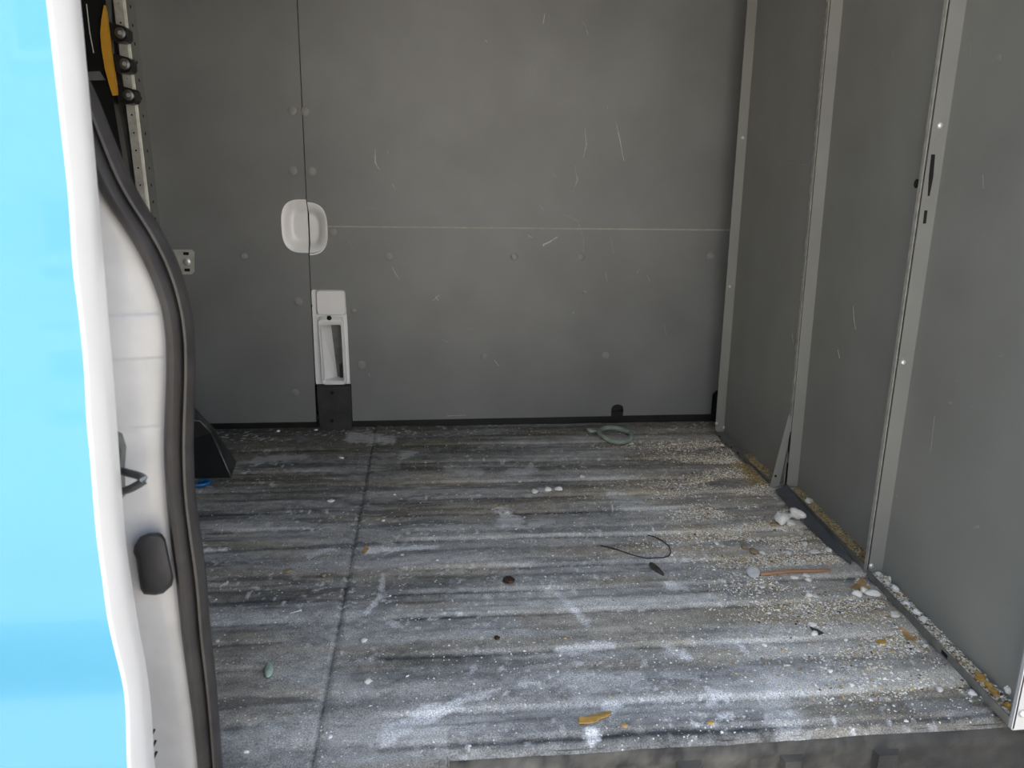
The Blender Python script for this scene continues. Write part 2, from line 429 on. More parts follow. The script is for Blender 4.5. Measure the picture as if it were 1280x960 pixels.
# outer body side round the door opening
b = MB(); b.box((-2.1, .86, 1.62), (1.6, .95, 1.78)); struct(b, 'wall_near_header', 'white', 'white header above the side door opening')
b = MB(); b.box((1.14, .84, -.35), (1.7, .98, 1.78)); struct(b, 'wall_near_front', 'white', 'white door pillar beside the bulkhead')
b = MB()
G = 30
b.add([(-G, -G, -.64), (G, -G, -.64), (G, G, -.64), (-G, G, -.64)], [(0, 1, 2, 3)])
# pale wall with panes added behind the camera to bounce sun into the van
fb = MB(); fb.box((-9, -8.4, -.64), (9, -8.0, 4.6))
fo = struct(fb, 'wall_added_bounce', 'render')
for wx in (-6.5, -2.6, 2.2, 6.2):
    for wz in (.5, 2.9):
        q_ = MB(); q_.box((wx-.6, -8.0, wz-.6), (wx+.6, -7.97, wz+.6)); q_.build('bounce_wall_pane', 'black', fo)
        q_ = MB(); q_.box((wx-.7, -8.0, wz-.72), (wx+.7, -7.92, wz-.62)); q_.build('bounce_wall_sill', 'white', fo)
gr = struct(b, 'floor_outside', 'ground', 'pavement outside the van')

# far wall : body sheet with lining panels
PY = WALL_Y
b = MB(); b.box((-2.1, PY+.055, -.05), (1.12, PY+.075, 1.76))
wall = struct(b, 'wall_far', 'dark', 'far side of the load space lined with grey panels')
SX = -0.351          # seam between the rear and front lining
def P2(px, py, y=PY):
    p = ony(px, py, y); return (p[0], p[2])
oval_c = ((-0.426-0.295)/2, (0.714+0.560)/2); oval_a = (0.0655, 0.077)
def oval(th, da=0.0, e=3.2):
    c, s_ = math.cos(th), math.sin(th)
    return (oval_c[0]+(oval_a[0]+da)*math.copysign(abs(c)**(2/e), c), oval_c[1]+(oval_a[1]+da)*math.copysign(abs(s_)**(2/e), s_))
ths = np.linspace(0, 2*math.pi, 73)
ov = [oval(t) for t in ths[:-1]]
ZL = 0.641; ZB = 0.017; ZT = 1.72; g = 0.0012
gapl = 0.0016
lf = [p for p in ov if p[0] < SX-g]; lf.sort(key=lambda p: math.atan2(p[1]-oval_c[1], -(p[0]-oval_c[0])))
left_poly = [(-2.08, ZB-.002), (SX-g, ZB)] + [(SX-g, lf[0][1])] + lf + [(SX-g, lf[-1][1])] + [(SX-g, ZT), (-2.08, ZT)]
panelL = poly_obj('lining_panel', left_poly, PY, PY+.006, 'panel', wall)
rf = [p for p in ov if p[0] > SX+g]; rf.sort(key=lambda p: math.atan2(p[1]-oval_c[1], p[0]-oval_c[0]))
up = [p for p in rf if p[1] > ZL+gapl]; lo = [p for p in rf if p[1] < ZL-gapl]
upper_poly = [(oval(0)[0], ZL+gapl), (1.09, ZL+gapl+.004), (1.09, ZT), (SX+g, ZT), (SX+g, up[-1][1])] + up[::-1]
panelU = poly_obj('lining_panel', upper_poly, PY, PY+.006, 'panel', wall)
pxr = -0.2425
arch_x = 0.644
arch = [(arch_x-.021, ZB+.005), (arch_x-.021, .046)] + [(arch_x-.021*math.cos(t), .046+.017*math.sin(t)) for t in np.linspace(.2, math.pi-.2, 9)] + [(arch_x+.021, .046), (arch_x+.021, ZB+.006)]
cornr = [(0.972, ZB+.007), (0.972, .095), (0.985, .108), (1.09, .108)]
lower_poly = ([(oval(0)[0], ZL-gapl)] + lo[::-1] + [(SX+g, lo[0][1]), (SX+g, 0.447), (pxr-.028, 0.447)] +
              [(pxr-.028+.022*math.sin(t), .425+.022*math.cos(t)) for t in np.linspace(0.2, math.pi/2, 6)] +
              [(pxr, 0.38), (pxr+.004, ZB+.001)] + arch + cornr + [(1.09, ZL-gapl+.004)])
panelD = poly_obj('lining_panel', lower_poly, PY, PY+.006, 'panel', wall)
# light board edge in the joint between upper and lower panel
b = MB(); b.add([(oval(0)[0], PY-.0004, ZL-.0022), (1.09, PY-.0004, ZL+.0018), (1.09, PY-.0004, ZL+.0060), (oval(0)[0], PY-.0004, ZL+.0018),
                 (oval(0)[0], PY+.004, ZL-.0022), (1.09, PY+.004, ZL+.0018), (1.09, PY+.004, ZL+.0060), (oval(0)[0], PY+.004, ZL+.0018)],
                [(0, 1, 2, 3), (7, 6, 5, 4), (0, 4, 5, 1), (3, 2, 6, 7), (1, 5, 6, 2), (0, 3, 7, 4)])
b.build('joint_strip', 'strip', wall)
# dark gap under the panels, its shade drawn as a black strip
b = MB(); b.box((-2.08, PY+.004, -.02), (1.09, PY+.03, ZB+.02)); b.build('dark_gap_strip', 'black', wall)
b = MB(); b.box((.60, PY+.02, .0), (.70, PY+.03, .09)); b.build('backing_plate', 'black', wall)

# white oval dish, two pressed halves meeting at the seam
def dish(side):
    a, bb = oval_a[0]+.003, oval_a[1]+.003; e = 3.0; cz = oval_c[1]+(0.003 if side < 0 else -.004)
    NR, NC = 44, 20; vs = []; fs = []
    for j in range(NR+1):
        s_ = math.sin((j/NR-.5)*math.pi); z = cz+bb*s_*.999
        xm = a*max(0.0, 1-abs(s_*.999)**e)**(1/e)
        xe = oval_c[0]+side*xm; xc = SX-.0006 if side < 0 else SX+.0022
        if side*(xe-xc) < 0: xe = xc
        for i in range(NC+1):
            x = xe+(xc-xe)*i/NC
            q = 1-((abs(x-oval_c[0])/a)**e+(abs(z-cz)/bb)**e)**(1/e)
            dpt = (.016 if side < 0 else .021)*float(sstep(0, .5, np.array(q)))+(.004 if side > 0 else 0)*float(sstep(.25, .45, np.array(q)))
            vs.append((x, PY-.0008+dpt, z))
    for j in range(NR):
        for i in range(NC): k = j*(NC+1)+i; fs.append((k, k+1, k+NC+2, k+NC+1))
    b = MB(); b.add(vs, fs)
    return b.build('white_dish_half', 'white', wall, smooth=True)
dish(-1); dish(1)
# caps that pin the panels
CAPS = [(365, 138, 5), (381, 139, 5), (366, 213, 5), (390, 214, 5), (416, 290, 4.5), (486, 321, 5), (643, 321, 4.6), (726, 321, 5), (888, 320, 4.5),
        (305, 320, 4.2), (373, 377, 5), (442, 388, 3.4), (605, 446, 4.4), (757, 444, 4.6), (452, 456, 5), (369, 491, 5), (731, 365, 3.2)]
for (cx, cy, r) in CAPS:
    p = ony(cx, cy, PY)
    host = panelL if p[0] < SX else (panelU if p[2] > ZL else panelD)
    b = MB(); b.disc(p, r*2.62/F_PX, (0, -1, 0), .0022, 18, dome=.0012)
    b.build('push_cap', 'cap', host, smooth='auto')

# pillar foot showing through the cut-out
pb_ = MB()
pil = empty('tie_down_pillar', (-.295, PY, 0)); pil.parent = wall
pil.location = Vector((-.295, PY, 0))-WORLDPOS[wall.name]
x0, x1 = SX, pxr+.004
slot = [(-0.3255, .337), (-.2630, .337), (-.2600, .155), (-.3200, .155)]
# back plate with a slot: four bars round it
def plate(xa, xb, za, zb, y0, y1):
    pb_.box((xa, y0, za), (xb, y1, zb))
outer = [(x0, .449), (pxr-.026, .449), (pxr-.010, .441), (pxr-.002, .42), (pxr+.004, .37), (pxr+.010, .138), (x0+.010, .138)]
ring_in = [slot[0], slot[1], slot[2], slot[3]]
def frame_mesh(outer4, inner4, yo, yi, yb):
    b = MB()
    n = len(outer4)
    mid = [((o[0]*.62+i[0]*.38), (o[1]*.62+i[1]*.38)) for o, i in zip(outer4, inner4)]
    rings = [[(x, yb, z) for x, z in outer4], [(x, yo, z) for x, z in mid], [(x*.5+i[0]*.5, yo, z*.5+i[1]*.5) for (x, z), i in zip(mid, inner4)], [(x, yi, z) for x, z in inner4], [(x, PY+.05, z) for x, z in inner4]]
    b.loft(rings, caps=False); return b
def rrect(c4, r, n=5):
    out = []
    k = len(c4)
    for i in range(k):
        p = np.array(c4[i]); a = np.array(c4[i-1]); d = np.array(c4[(i+1) % k])
        va = (a-p)/np.linalg.norm(a-p); vd = (d-p)/np.linalg.norm(d-p)
        for t in np.linspace(0, 1, n):
            out.append(tuple(p+va*r*(1-t)**2+vd*r*t**2))
    return out
o4 = [(-.3345, .366), (-.2530, .366), (-.2485, .138), (-.3300, .138)]
# sheet with slot cut: loft from outer outline to slot
so = rrect([(x0+.001, .449), (pxr-.004, .449), (pxr+.007, .136), (x0+.002, .136)], .012)
si = rrect([(-.330, .340), (-.2585, .340), (-.2555, .152), (-.3245, .152)], .008)
b = MB(); b.loft([[(x, PY+.004, z) for x, z in so], [(x, PY+.0035, z) for x, z in si]], caps=False)
b.build('pillar_sheet', 'white', pil)
f1 = frame_mesh(rrect(o4, .016), rrect(slot, .006), PY-.012, PY-.006, PY+.006); f1.build('slot_frame', 'white', pil, smooth='auto')
# upper cover of the pillar
cv = rrect([(x0+.016, .447), (pxr-.004, .447), (pxr-.001, .368), (x0+.016, .368)], .012)
cv2 = [(-.293+(x+.293)*.93, .405+(z-.405)*.93) for x, z in cv]
b = MB(); b.loft([[(x, PY+.006, z) for x, z in cv], [(x, PY-.004, z) for x, z in cv], [(x, PY-.009, z) for x, z in cv2]]); b.build('upper_cover', 'white', pil, smooth='auto')
# recess behind the slot
b = MB(); b.add([(-.328, PY+.004, .34), (-.328, PY+.004, .152), (-.285, PY+.052, .152), (-.30, PY+.052, .34)], [(0, 1, 2, 3)]); b.build('recess_side', 'white', pil)
b = MB(); b.add([(-.30, PY+.051, .34), (-.285, PY+.051, .152), (-.25, PY+.05, .152), (-.25, PY+.05, .34)], [(0, 1, 2, 3)]); b.build('recess_back', 'steel', pil)
b = MB(); b.box((-.276, PY+.035, .155), (-.266, PY+.049, .20)); b.build('recess_clip', 'black', pil, )
for (hx, hy, r) in ((411.5, 397.5, .0075), (388.8, 382.5, .0045)):
    p = ony(hx, hy, PY-.0140 if hx > 400 else PY+.003); b = MB(); b.disc(p, r, (0, -1, 0), .0012, 16); b.build('black_plug', 'hole', pil)
# charcoal foot
b = MB()
ft = [(x0+.002, .144), (pxr+.007, .144), (pxr+.008, -.004), (x0+.006, -.004)]
b.prism([(x, PY+.02, z) for x, z in ft], [(x+(.006 if i in (0, 3) else -.003), PY-.022, z-(.004 if z > .1 else 0)) for i, (x, z) in enumerate(ft)])
b.build('pillar_foot', 'charcoal', pil)
for (hx, hy) in ((415, 491), (415, 526)):
    p = ony(hx, hy, PY-.0225); b = MB(); b.disc(p, .006, (0, -1, 0), .001, 12); b.build('screw_hole', 'hole', pil)

# scratches on the lining
def ribbon(b, pts, wd, y=PY):
    P = [ony(px, py, y-.0006) for px, py in pts]
    n = len(P)
    for i in range(n-1):
        a, c = P[i], P[i+1]; d = c-a; d /= np.linalg.norm(d)+1e-9
        nrm = np.array([d[2], 0, -d[0]])*wd
        wa = 0.35 if i == 0 else 1; wc = 0.35 if i == n-2 else 1
        top = [a+nrm*wa, c+nrm*wc, c-nrm*wc, a-nrm*wa]
        b.prism([(p[0], p[1]+.0006, p[2]) for p in top], [tuple(p) for p in top])
SCR = [([(680, 308), (679, 306), (686, 303), (697, 296)], .0022), ([(660, 294), (665, 297)], .0022), ([(490, 334), (497, 346)], .0016), ([(493, 340), (499, 349)], .0010),
       ([(618, 450), (623, 457)], .0020), ([(679, 30), (681, 17)], .0018), ([(733, 37), (735, 43)], .0012), ([(770, 153), (775, 175), (779, 198)], .0009),
       ([(778, 192), (780, 201)], .0018), ([(731, 160), (733, 180), (729, 198)], .0007), ([(469, 187), (469, 203), (474, 212)], .0012), ([(490, 230), (494, 236)], .0012),
       ([(606, 50), (609, 52)], .0014), ([(716, 390), (717, 392)], .0016), ([(675, 257), (680, 263)], .0008), ([(809, 344), (812, 351)], .0008), ([(541, 376), (549, 369)], .0016),
       ([(544, 370), (548, 376)], .0012), ([(461, 467), (462, 471)], .0014), ([(559, 520), (582, 519)], .0014), ([(796, 342), (799, 337)], .0006), ([(484, 189), (485, 192)], .0014)]
b = MB()
for pts, wd in SCR: ribbon(b, pts, wd)
o = b.build('scratch_marks', 'scuff', wall); o['kind'] = 'stuff'
FAINT = [([(718, 206), (722, 225), (716, 240)], .0022), ([(705, 268), (722, 276), (730, 300), (728, 330)], .0014), ([(763, 297), (768, 318)], .0020), ([(690, 215), (695, 222)], .0016),
         ([(584, 412), (594, 410)], .0010), ([(436, 300), (441, 312)], .0016), ([(456, 259), (480, 263)], .0012), ([(662, 85), (663, 97)], .0010), ([(668, 85), (669, 97)], .0010),
         ([(757, 340), (759, 352)], .0030), ([(830, 405), (833, 420)], .0026), ([(552, 424), (560, 428)], .0024), ([(733, 34), (727, 26)], .0012), ([(759, 133), (760, 136)], .0035)]
b = MB()
for pts, wd in FAINT: ribbon(b, pts, wd)
o = b.build('faint_marks', 'faint', wall); o['kind'] = 'stuff'

# ------------------------------------------------------------------ steel bulkhead on the right : three shallow trays
TD = 0.029
class Tray:
    def __init__(s, p0, p1, lean, z1=1.70):
        s.p0 = np.array(p0); s.p1 = np.array(p1); s.w = np.linalg.norm(s.p1-s.p0); s.u = (s.p1-s.p0)/s.w
        s.n = np.array([-s.u[1], s.u[0]])
        if s.n[0] < 0: s.n = -s.n          # into the cab
        s.lean = lean; s.z1 = z1
    def P(s, u, d, z):
        q = s.p0+s.u*u+s.n*d
        return (q[0]+s.lean*z, q[1], z)
    def box(s, b, u0, u1, d0, d1, z0, z1):
        c = [s.P(u, d, z) for z in (z0, z1) for d in (d0, d1) for u in (u0, u1)]
        return b.add(c, [(0, 2, 3, 1), (4, 5, 7, 6), (0, 1, 5, 4), (2, 6, 7, 3), (0, 4, 6, 2), (1, 3, 7, 5)])
    def hit(s, px, py, d):
        """pixel -> (u, z) on the sheet at depth d"""
        dr = ray(px, py); n3 = np.array([s.n[0], s.n[1], -s.lean*s.n[0]])
        o = np.array(s.P(0, d, 0)); t = ((o-CAM) @ n3)/(dr @ n3)
        p = CAM+dr*t
        return (np.array([p[0]-s.lean*p[2], p[1]])-s.p0) @ s.u, p[2], p
bulk = empty('wall_right', (.95, 1.65, 0)); tag(bulk, 'grey sheet steel bulkhead made of three recessed panels', kind='structure')
TA = Tray((.935, 2.352), (.934, 1.903), -.013)
TB = Tray((.962, 1.884), (.928, 1.432), -.024)
TC = Tray((.921, 1.410), (.884, .944), -.004)
LEDGE = .009
for t, nm in ((TA, 'A'), (TB, 'B'), (TC, 'C')):
    b = MB(); t.box(b, 0, t.w, TD, TD+.003, .004, t.z1); pn = b.build('bulkhead_panel', 'tray', bulk)
    b = MB(); t.box(b, 0, .0025, 0.0, TD, .004, t.z1); fl = b.build('panel_flange', 'tray', bulk)
    if nm == 'C':
        b = MB(); t.box(b, t.w-.0025, t.w, 0.0, TD, .004, t.z1); b.build('panel_flange', 'tray', bulk)
    if nm != 'A':
        b = MB(); t.box(b, -.016, -.006, -.001, .0015, .16 if nm == 'B' else .004, t.z1); b.build('worn_edge', 'trayedge', bulk)
        b = MB(); t.box(b, -.016, 0, .0015, .004, .10 if nm == 'B' else .004, t.z1); b.build('seam_backing', 'hole', bulk)
    # bottom rail
    b = MB()
    ue = t.w if nm != 'A' else t.w*.62
    t.box(b, 0, ue, -.0015, .0008, .0, .015); t.box(b, 0, t.w, .0008, TD, .002, LEDGE)
    b.build('base_rail', 'lip', bulk)
    t.panel, t.fl = pn, fl
# ragged bright beads of the seam welds along the edges of the first panel
b = MB(); random.seed(5); z = .2
while z < 1.65:
    L = random.uniform(.008, .03); TB.box(b, -.0185, -.0035, -.0016, -.0008, z, z+L); z += L+random.uniform(.004, .016)
b.build('hinge_beads', 'trayedge', bulk)
# screws
def screw(t, px, py, d, onflange, r=.0055):
    if onflange:
        # on the flange that faces the door
        o = np.array(t.P(.0025, TD/2, 0)); nn = np.array([t.u[0], t.u[1], 0]); dr = ray(px, py)
        p = CAM+dr*(((o-CAM) @ nn)/(dr @ nn)); ax = nn; par = t.fl
    else:
        p = t.hit(px, py, d)[2]; ax = np.array([-t.n[0], -t.n[1], 0]); par = t.panel
    b = MB(); b.disc(p, r, ax, .003, 12, dome=.0016); b.build('screw', 'screw', par, smooth='auto')
for (px, py) in ((928, 172), (912, 358), (895.5, 529)): screw(TA, px, py, 0, True, .005)
for (px, py) in ((1175, 157), (1129, 453), (1089, 707)): screw(TC, px, py, 0, True, .0058)
screw(TA, 905, 534, TD, False, .006); screw(TC, 1112, 724, TD, False, .0066)
# slots in the flange of the last panel, and the round hole beside it
def on_flange(t, px, py, off):
    o = np.array(t.P(.0025+off, 0, 0)); nn = np.array([t.u[0], t.u[1], 0]); dr = ray(px, py)
    return CAM+dr*(((o-CAM) @ nn)/(dr @ nn))
for pl in ([(1164, 193), (1169, 193), (1166.5, 222), (1162, 245), (1159.5, 245), (1161, 220)], [(1155.5, 263), (1159.5, 263), (1157.5, 279.5), (1153.5, 279.5)]):
    top = [tuple(on_flange(TC, x, y, .0006)) for x, y in pl]; bot = [tuple(on_flange(TC, x, y, .0)) for x, y in pl]
    b = MB(); b.prism(bot, top); b.build('lock_slot', 'hole', TC.fl)
u, z, p = TB.hit(1146, 229.5, TD-.001)
b = MB(); b.disc(p, .0085, (-TB.n[0], -TB.n[1], 0), .002, 14); b.build('round_hole', 'hole', TB.panel)
u, z, p = TC.hit(1180, 820, -.002)
b = MB(); TC.box(b, u-.009, u+.009, -.0022, -.0012, .004, .011); b.build('rail_slot', 'hole', bulk)
for px, py in ((899, 548), (914, 561), (922, 568)):
    u, z, p = TA.hit(px, py, -.002); b = MB(); TA.box(b, u-.005, u+.005, -.0022, -.0012, .005, .010); b.build('rail_slot', 'hole', bulk)
# bent flap of the first panel and the strip lying along the second one
fp = [(986.5, 516), (990, 530), (974, 608), (962, 609.5)]
b = MB(); a = [ony(x, y, 1.893) for x, y in fp]; b.prism([(p[0], p[1]+.002, p[2]) for p in a], [tuple(p) for p in a]); b.build('bent_flap', 'tray', bulk)
p = ony(969.5, 595, 1.8925); b = MB(); b.disc(p, .0035, (0, -1, 0), .0008, 10); b.build('flap_hole', 'hole', bulk)
st_o = [onz(969, 613, .006), onz(1005, 655, .006), onz(1041, 688, .006), onz(1064, 706, .005)]; st_i = [onz(983, 607, .013), onz(1012, 642, .013), onz(1037, 669, .012), onz(1064, 699, .010)]
b = MB(); rings = []
for a, c in zip(st_o, st_i): rings.append([(a[0], a[1], a[2]+.002), (c[0], c[1], c[2]+.002), (c[0], c[1], c[2]), (a[0], a[1], a[2])])
b.loft(rings); b.build('bent_strip', 'bent', bulk)
# end plate facing the doorway
b = MB(); b.box((.886, .9385, -.004), (1.13, .9425, 1.70)); b.build('end_plate', 'lilac', bulk)
b = MB(); b.box((.884, .9385, -.002), (.8885, .945, 1.70)); b.build('end_edge', 'lilac', bulk)
p = ony(1278, 892, .938); b = MB(); b.disc(p, .006, (0, -1, 0), .003, 12, dome=.0015); b.build('screw', 'screw', bulk, smooth='auto')
# scuffs on bulkhead
def bulk_ribbon(b, t, pts, wd):
    Q = [t.hit(px, py, TD-.0005) for px, py in pts]
    for (u0, z0, _), (u1, z1, _) in zip(Q[:-1], Q[1:]):
        d = np.array([u1-u0, z1-z0]); d /= np.linalg.norm(d)+1e-9; nx, nz = d[1]*wd, -d[0]*wd
        c = [(u0+nx*.5, z0+nz*.5), (u1+nx, z1+nz), (u1-nx, z1-nz), (u0-nx*.5, z0-nz*.5)]
        b.prism([t.P(u, TD, z) for u, z in c], [t.P(u, TD-.0006, z) for u, z in c])
BS = [(TB, [(1066, 383), (1067, 400), (1069, 412)], .0018), (TB, [(1047, 437), (1049, 448)], .0014), (TB, [(1115, 64), (1117, 72)], .0012), (TB, [(1074, 611), (1069, 630)], .0012),
      (TA, [(990, 417), (991, 428)], .0022), (TA, [(978, 203), (1008, 206)], .0010), (TA, [(970, 262), (977, 251)], .0008), (TC, [(1207, 40), (1214, 58), (1213, 70), (1204, 76)], .0008),
      (TC, [(1228, 218), (1229, 236)], .0014), (TC, [(1240, 448), (1256, 443)], .0006), (TC, [(1168, 520), (1163, 563)], .0006), (TC, [(1120, 618), (1121, 622)], .0028), (TC, [(1196, 474), (1197, 476)], .0016),
      (TC, [(1240, 76), (1251, 71)], .0045), (TC, [(1216, 660), (1224, 658)], .0026), (TC, [(1185, 503), (1190, 504)], .0022), (TB, [(1085, 88), (1091, 85)], .0028), (TC, [(1210, 505), (1217, 511)], .0010)]
b = MB()
for t, pts, wd in BS: bulk_ribbon(b, t, pts, wd)
o = b.build('scratch_marks', 'faint', bulk); o['kind'] = 'stuff'
b = MB()
for t, pts, wd in BS[:2]+BS[4:5]: bulk_ribbon(b, t, [(x+.4, y) for x, y in pts], wd*.55)
o = b.build('bright_scratch_marks', 'scuff', bulk); o['kind'] = 'stuff'

# ------------------------------------------------------------------ door pillar, seal, sliding door on the left
SY = 0.900
SL = [(60, 40), (98, 165), (116, 220), (127.5, 240), (150, 275), (169, 302), (186, 335), (200, 368), (207.5, 400), (209.5, 440), (209, 480), (206.5, 530), (206, 560), (208, 600), (212, 650), (221, 720), (227, 780), (235, 840), (242, 890), (249, 960)]
SR = [(75, 40), (114, 105), (140, 172), (168, 238), (186, 264), (207, 297), (225, 335), (236, 375), (242, 410), (243.5, 440), (243, 480), (241, 530), (240.5, 555), (242, 610), (247, 650), (257, 720), (262, 790), (269, 850), (273, 900), (277, 960)]
def resample(px, n, top, bot):
    P = [ony(x, y, SY) for x, y in px]
    P = [np.array([P[0][0]-.008, SY, top])] + P + [np.array([P[-1][0]+.004, SY, bot])]
    P = np.array(P); zs = np.linspace(top, bot, n)
    order = np.argsort(P[:, 2]); X = np.interp(zs, P[order, 2], P[order, 0])
    k = np.ones(7)/7; Xp = np.pad(X, 3, mode='edge'); X = np.convolve(Xp, k, 'valid')
    return X, zs
NZ = 260
XL, ZS = resample(SL, NZ, 1.45, -.32)
XR, _ = resample(SR, NZ, 1.45, -.32)
XR = np.maximum(XR, XL+.020)
seal = empty('door_seal', (-.28, SY, -.32)); tag(seal, 'black rubber weather seal curving down the white door pillar', 'seal')
prof = [(0.0, .006), (0.02, -.006), (.12, -.016), (.28, -.022), (.45, -.022), (.58, -.016), (.66, -.007), (.70, -.004)]
rings = []
for x0_, x1_, z in zip(XL, XR, ZS):
    rings.append([(x0_+(x1_-x0_)*s_, SY+d, z) for s_, d in prof]+[(x0_+(x1_-x0_)*.7, SY+.02, z), (x0_, SY+.02, z)])
b = MB(); b.loft(rings); b.build('seal_bulb', 'rubber', seal, smooth='auto')
prof2 = [(.69, .008), (.70, -.009), (.76, -.014), (.84, -.013), (.90, -.008), (.97, -.002), (.99, .006)]
rings = []
for x0_, x1_, z in zip(XL, XR, ZS):
    rings.append([(x0_+(x1_-x0_)*s_, SY+d, z) for s_, d in prof2]+[(x0_+(x1_-x0_)*.80, SY+.016, z), (x0_+(x1_-x0_)*.69, SY+.016, z)])
b = MB(); b.loft(rings); b.build('seal_lip', 'rubber', seal, smooth='auto')
# white pillar : pressed sheet between the seal and the outer body
zc = [ony(180, yy, SY)[2] for yy in (386, 390, 447, 533)]
vs = []; fs = []
offs = [0.012, 0.0, -.004, -.02, -.04, -.06, -.09, -.14, -.30, -.8]
ydp = [.012, .000, -.004, -.008, -.012, -.016, -.020, -.024, -.026, -.026]
NP = 900
zz = np.linspace(1.52, -.32, NP); XP = np.interp(zz, ZS[::-1], XL[::-1])
for z, x in zip(zz, XP):
    gr_ = 0.0
    for k, c in enumerate(zc[1:]): gr_ += .0016*math.exp(-((z-c)/.0016)**2)
    step = .0014*(1 if zc[2] < z < zc[1] else 0)
    lowc = float(sstep(.33, .12, np.array(z))) if False else float(1-sstep(.12, .33, np.array(z)))
    for o_, d_ in zip(offs, ydp):
        con = .014*lowc*float(sstep(0.006, 0.04, np.array(-o_)))
        vs.append((x+o_, SY+d_+gr_+con-step, z))
n_ = len(offs)
for j in range(NP-1):
    for i in range(n_-1): fs.append((j*n_+i, j*n_+i+1, (j+1)*n_+i+1, (j+1)*n_+i))
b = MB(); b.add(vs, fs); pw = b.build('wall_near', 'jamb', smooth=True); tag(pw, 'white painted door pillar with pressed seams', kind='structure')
# inside face of the pillar
rings = [[(x-.008, SY+.014, z), (x-.045, SY+.10, z), (x-.12, SY+.14, z)] for x, z in zip(XR, ZS)]
b = MB(); b.loft(rings, closed=False); b.build('pillar_inner', 'dark', pw)
b = MB(); b.box((-2.1, .96, -.1), (-.44, .99, 1.72)); b.build('inner_lining', 'dark', pw)

# striker loop
yS = .868
stk = empty('latch_striker', tuple(ony(160, 612, yS))); tag(stk, 'small dark steel latch loop on the white door pillar', 'latch')
pl = [(138, 540), (149, 545), (154, 562), (152, 590), (153, 612), (154, 622), (138, 625)]
a = [ony(x, y, .878) for x, y in pl]
b = MB(); b.prism([(p[0], .888, p[2]) for p in a], [(p[0], .872, p[2]) for p in a]); b.build('striker_plate', 'steel', stk)
path = [((146, 588), .876), ((156, 590), .866), ((168, 593), .855), ((176, 595.5), .849), ((179.5, 598), .846), ((179, 601.5), .844), ((174, 605), .846), ((164, 610.5), .852), ((154, 614), .862), ((146, 616), .874)]
b = MB(); b.tube([ony(*q, y) for q, y in path], .0045, 10); b.build('striker_loop', 'steel', stk, smooth='auto')
# rubber bumper
pl = [(186, 666), (198, 665.5), (203, 668), (207, 674), (212, 698), (217, 722), (215, 732), (204, 742), (194, 744), (180, 743), (176, 737), (172, 712), (170, 698), (166.5, 690), (168, 682), (175, 671)]
ctr = np.mean(pl, 0)
def shr(k): return [tuple(ctr+(np.array(p)-ctr)*k) for p in pl]
rings = []
for k, y in ((.98, .893), (1.0, .878), (.97, .868), (.88, .862), (.6, .860)):
    rings.append([tuple(ony(x, yy, y)) for x, yy in shr(k)])
b = MB(); b.loft(rings); o = b.build('rubber_bumper', 'bumper', None, smooth='auto'); tag(o, 'black rubber buffer block on the white door pillar', 'buffer')
# little dark chips on the pillar
for (x, y, r) in ((193, 912, .0014), (194.5, 926, .0016), (195.5, 940, .0018)):
    p = ony(x, y, .892); b = MB(); b.disc(p, r, (0, -1, 0), .016, 8); b.build('paint_chip', 'hole', pw)

# sliding door, slid back outside the body
XD = -0.312
DO = [(62, 0), (89, 240), (95, 340), (102, 390), (109, 460), (112.5, 540), (114, 546), (115.5, 562), (121, 635), (125, 680), (131, 720), (137, 770), (144, 803), (147, 815), (156, 850), (159, 868), (160.5, 885), (162, 960)]
DI = [(103, 0), (125, 240), (136, 380), (145, 480), (151, 570), (160, 690), (166, 720), (172, 765), (185, 832), (191, 880), (195, 960)]
def dprof(pts, zs):
    P = np.array([onx(x, y, XD) for x, y in pts]); o_ = np.argsort(P[:, 2])
    return np.interp(zs, P[o_, 2], P[o_, 1])
dz = np.linspace(1.62, -.30, 260)
yo = dprof(DO, dz); yi = dprof(DI, dz)
sm = np.ones(5)/5
yo = np.convolve(np.pad(yo, 2, mode='edge'), sm, 'valid'); yi = np.convolve(np.pad(yi, 4, mode='edge'), np.ones(9)/9, 'valid')
yi = np.maximum(yi, yo+.05); 
# tumblehome above the traced part
yo = yo+np.clip(dz-1.0, 0, 1)**2*.05; yi = yi+np.clip(dz-1.0, 0, 1)**2*.05
door = empty('sliding_door', (-.9, .78, -.30)); tag(door, 'light blue sliding van door with a white front edge', 'van door')
b = MB(); b.loft([[(XD-.0025, y, z), (XD-.010, y-.0008, z), (-.6, y-.002, z), (-1.55, y, z)] for y, z in zip(yo, dz)], closed=False)
b.build('blue_skin', 'blue', door, smooth=True)
b = MB(); b.loft([[(XD-.0025, y, z), (XD-.0006, y+.0012, z), (XD, y+.004, z), (XD+.001, (y+y2)/2, z), (XD, y2-.004, z), (XD-.002, y2, z), (XD-.05, y2+.004, z), (-1.55, y2+.004, z)] for y, y2, z in zip(yo, yi, dz)], closed=False)
b.build('white_edge', 'white', door, smooth=True)
b = MB(); b.box((-1.56, float(yo.min()), -.30), (-1.545, float(yi.max()), 1.62)); b.build('rear_edge', 'white', door)

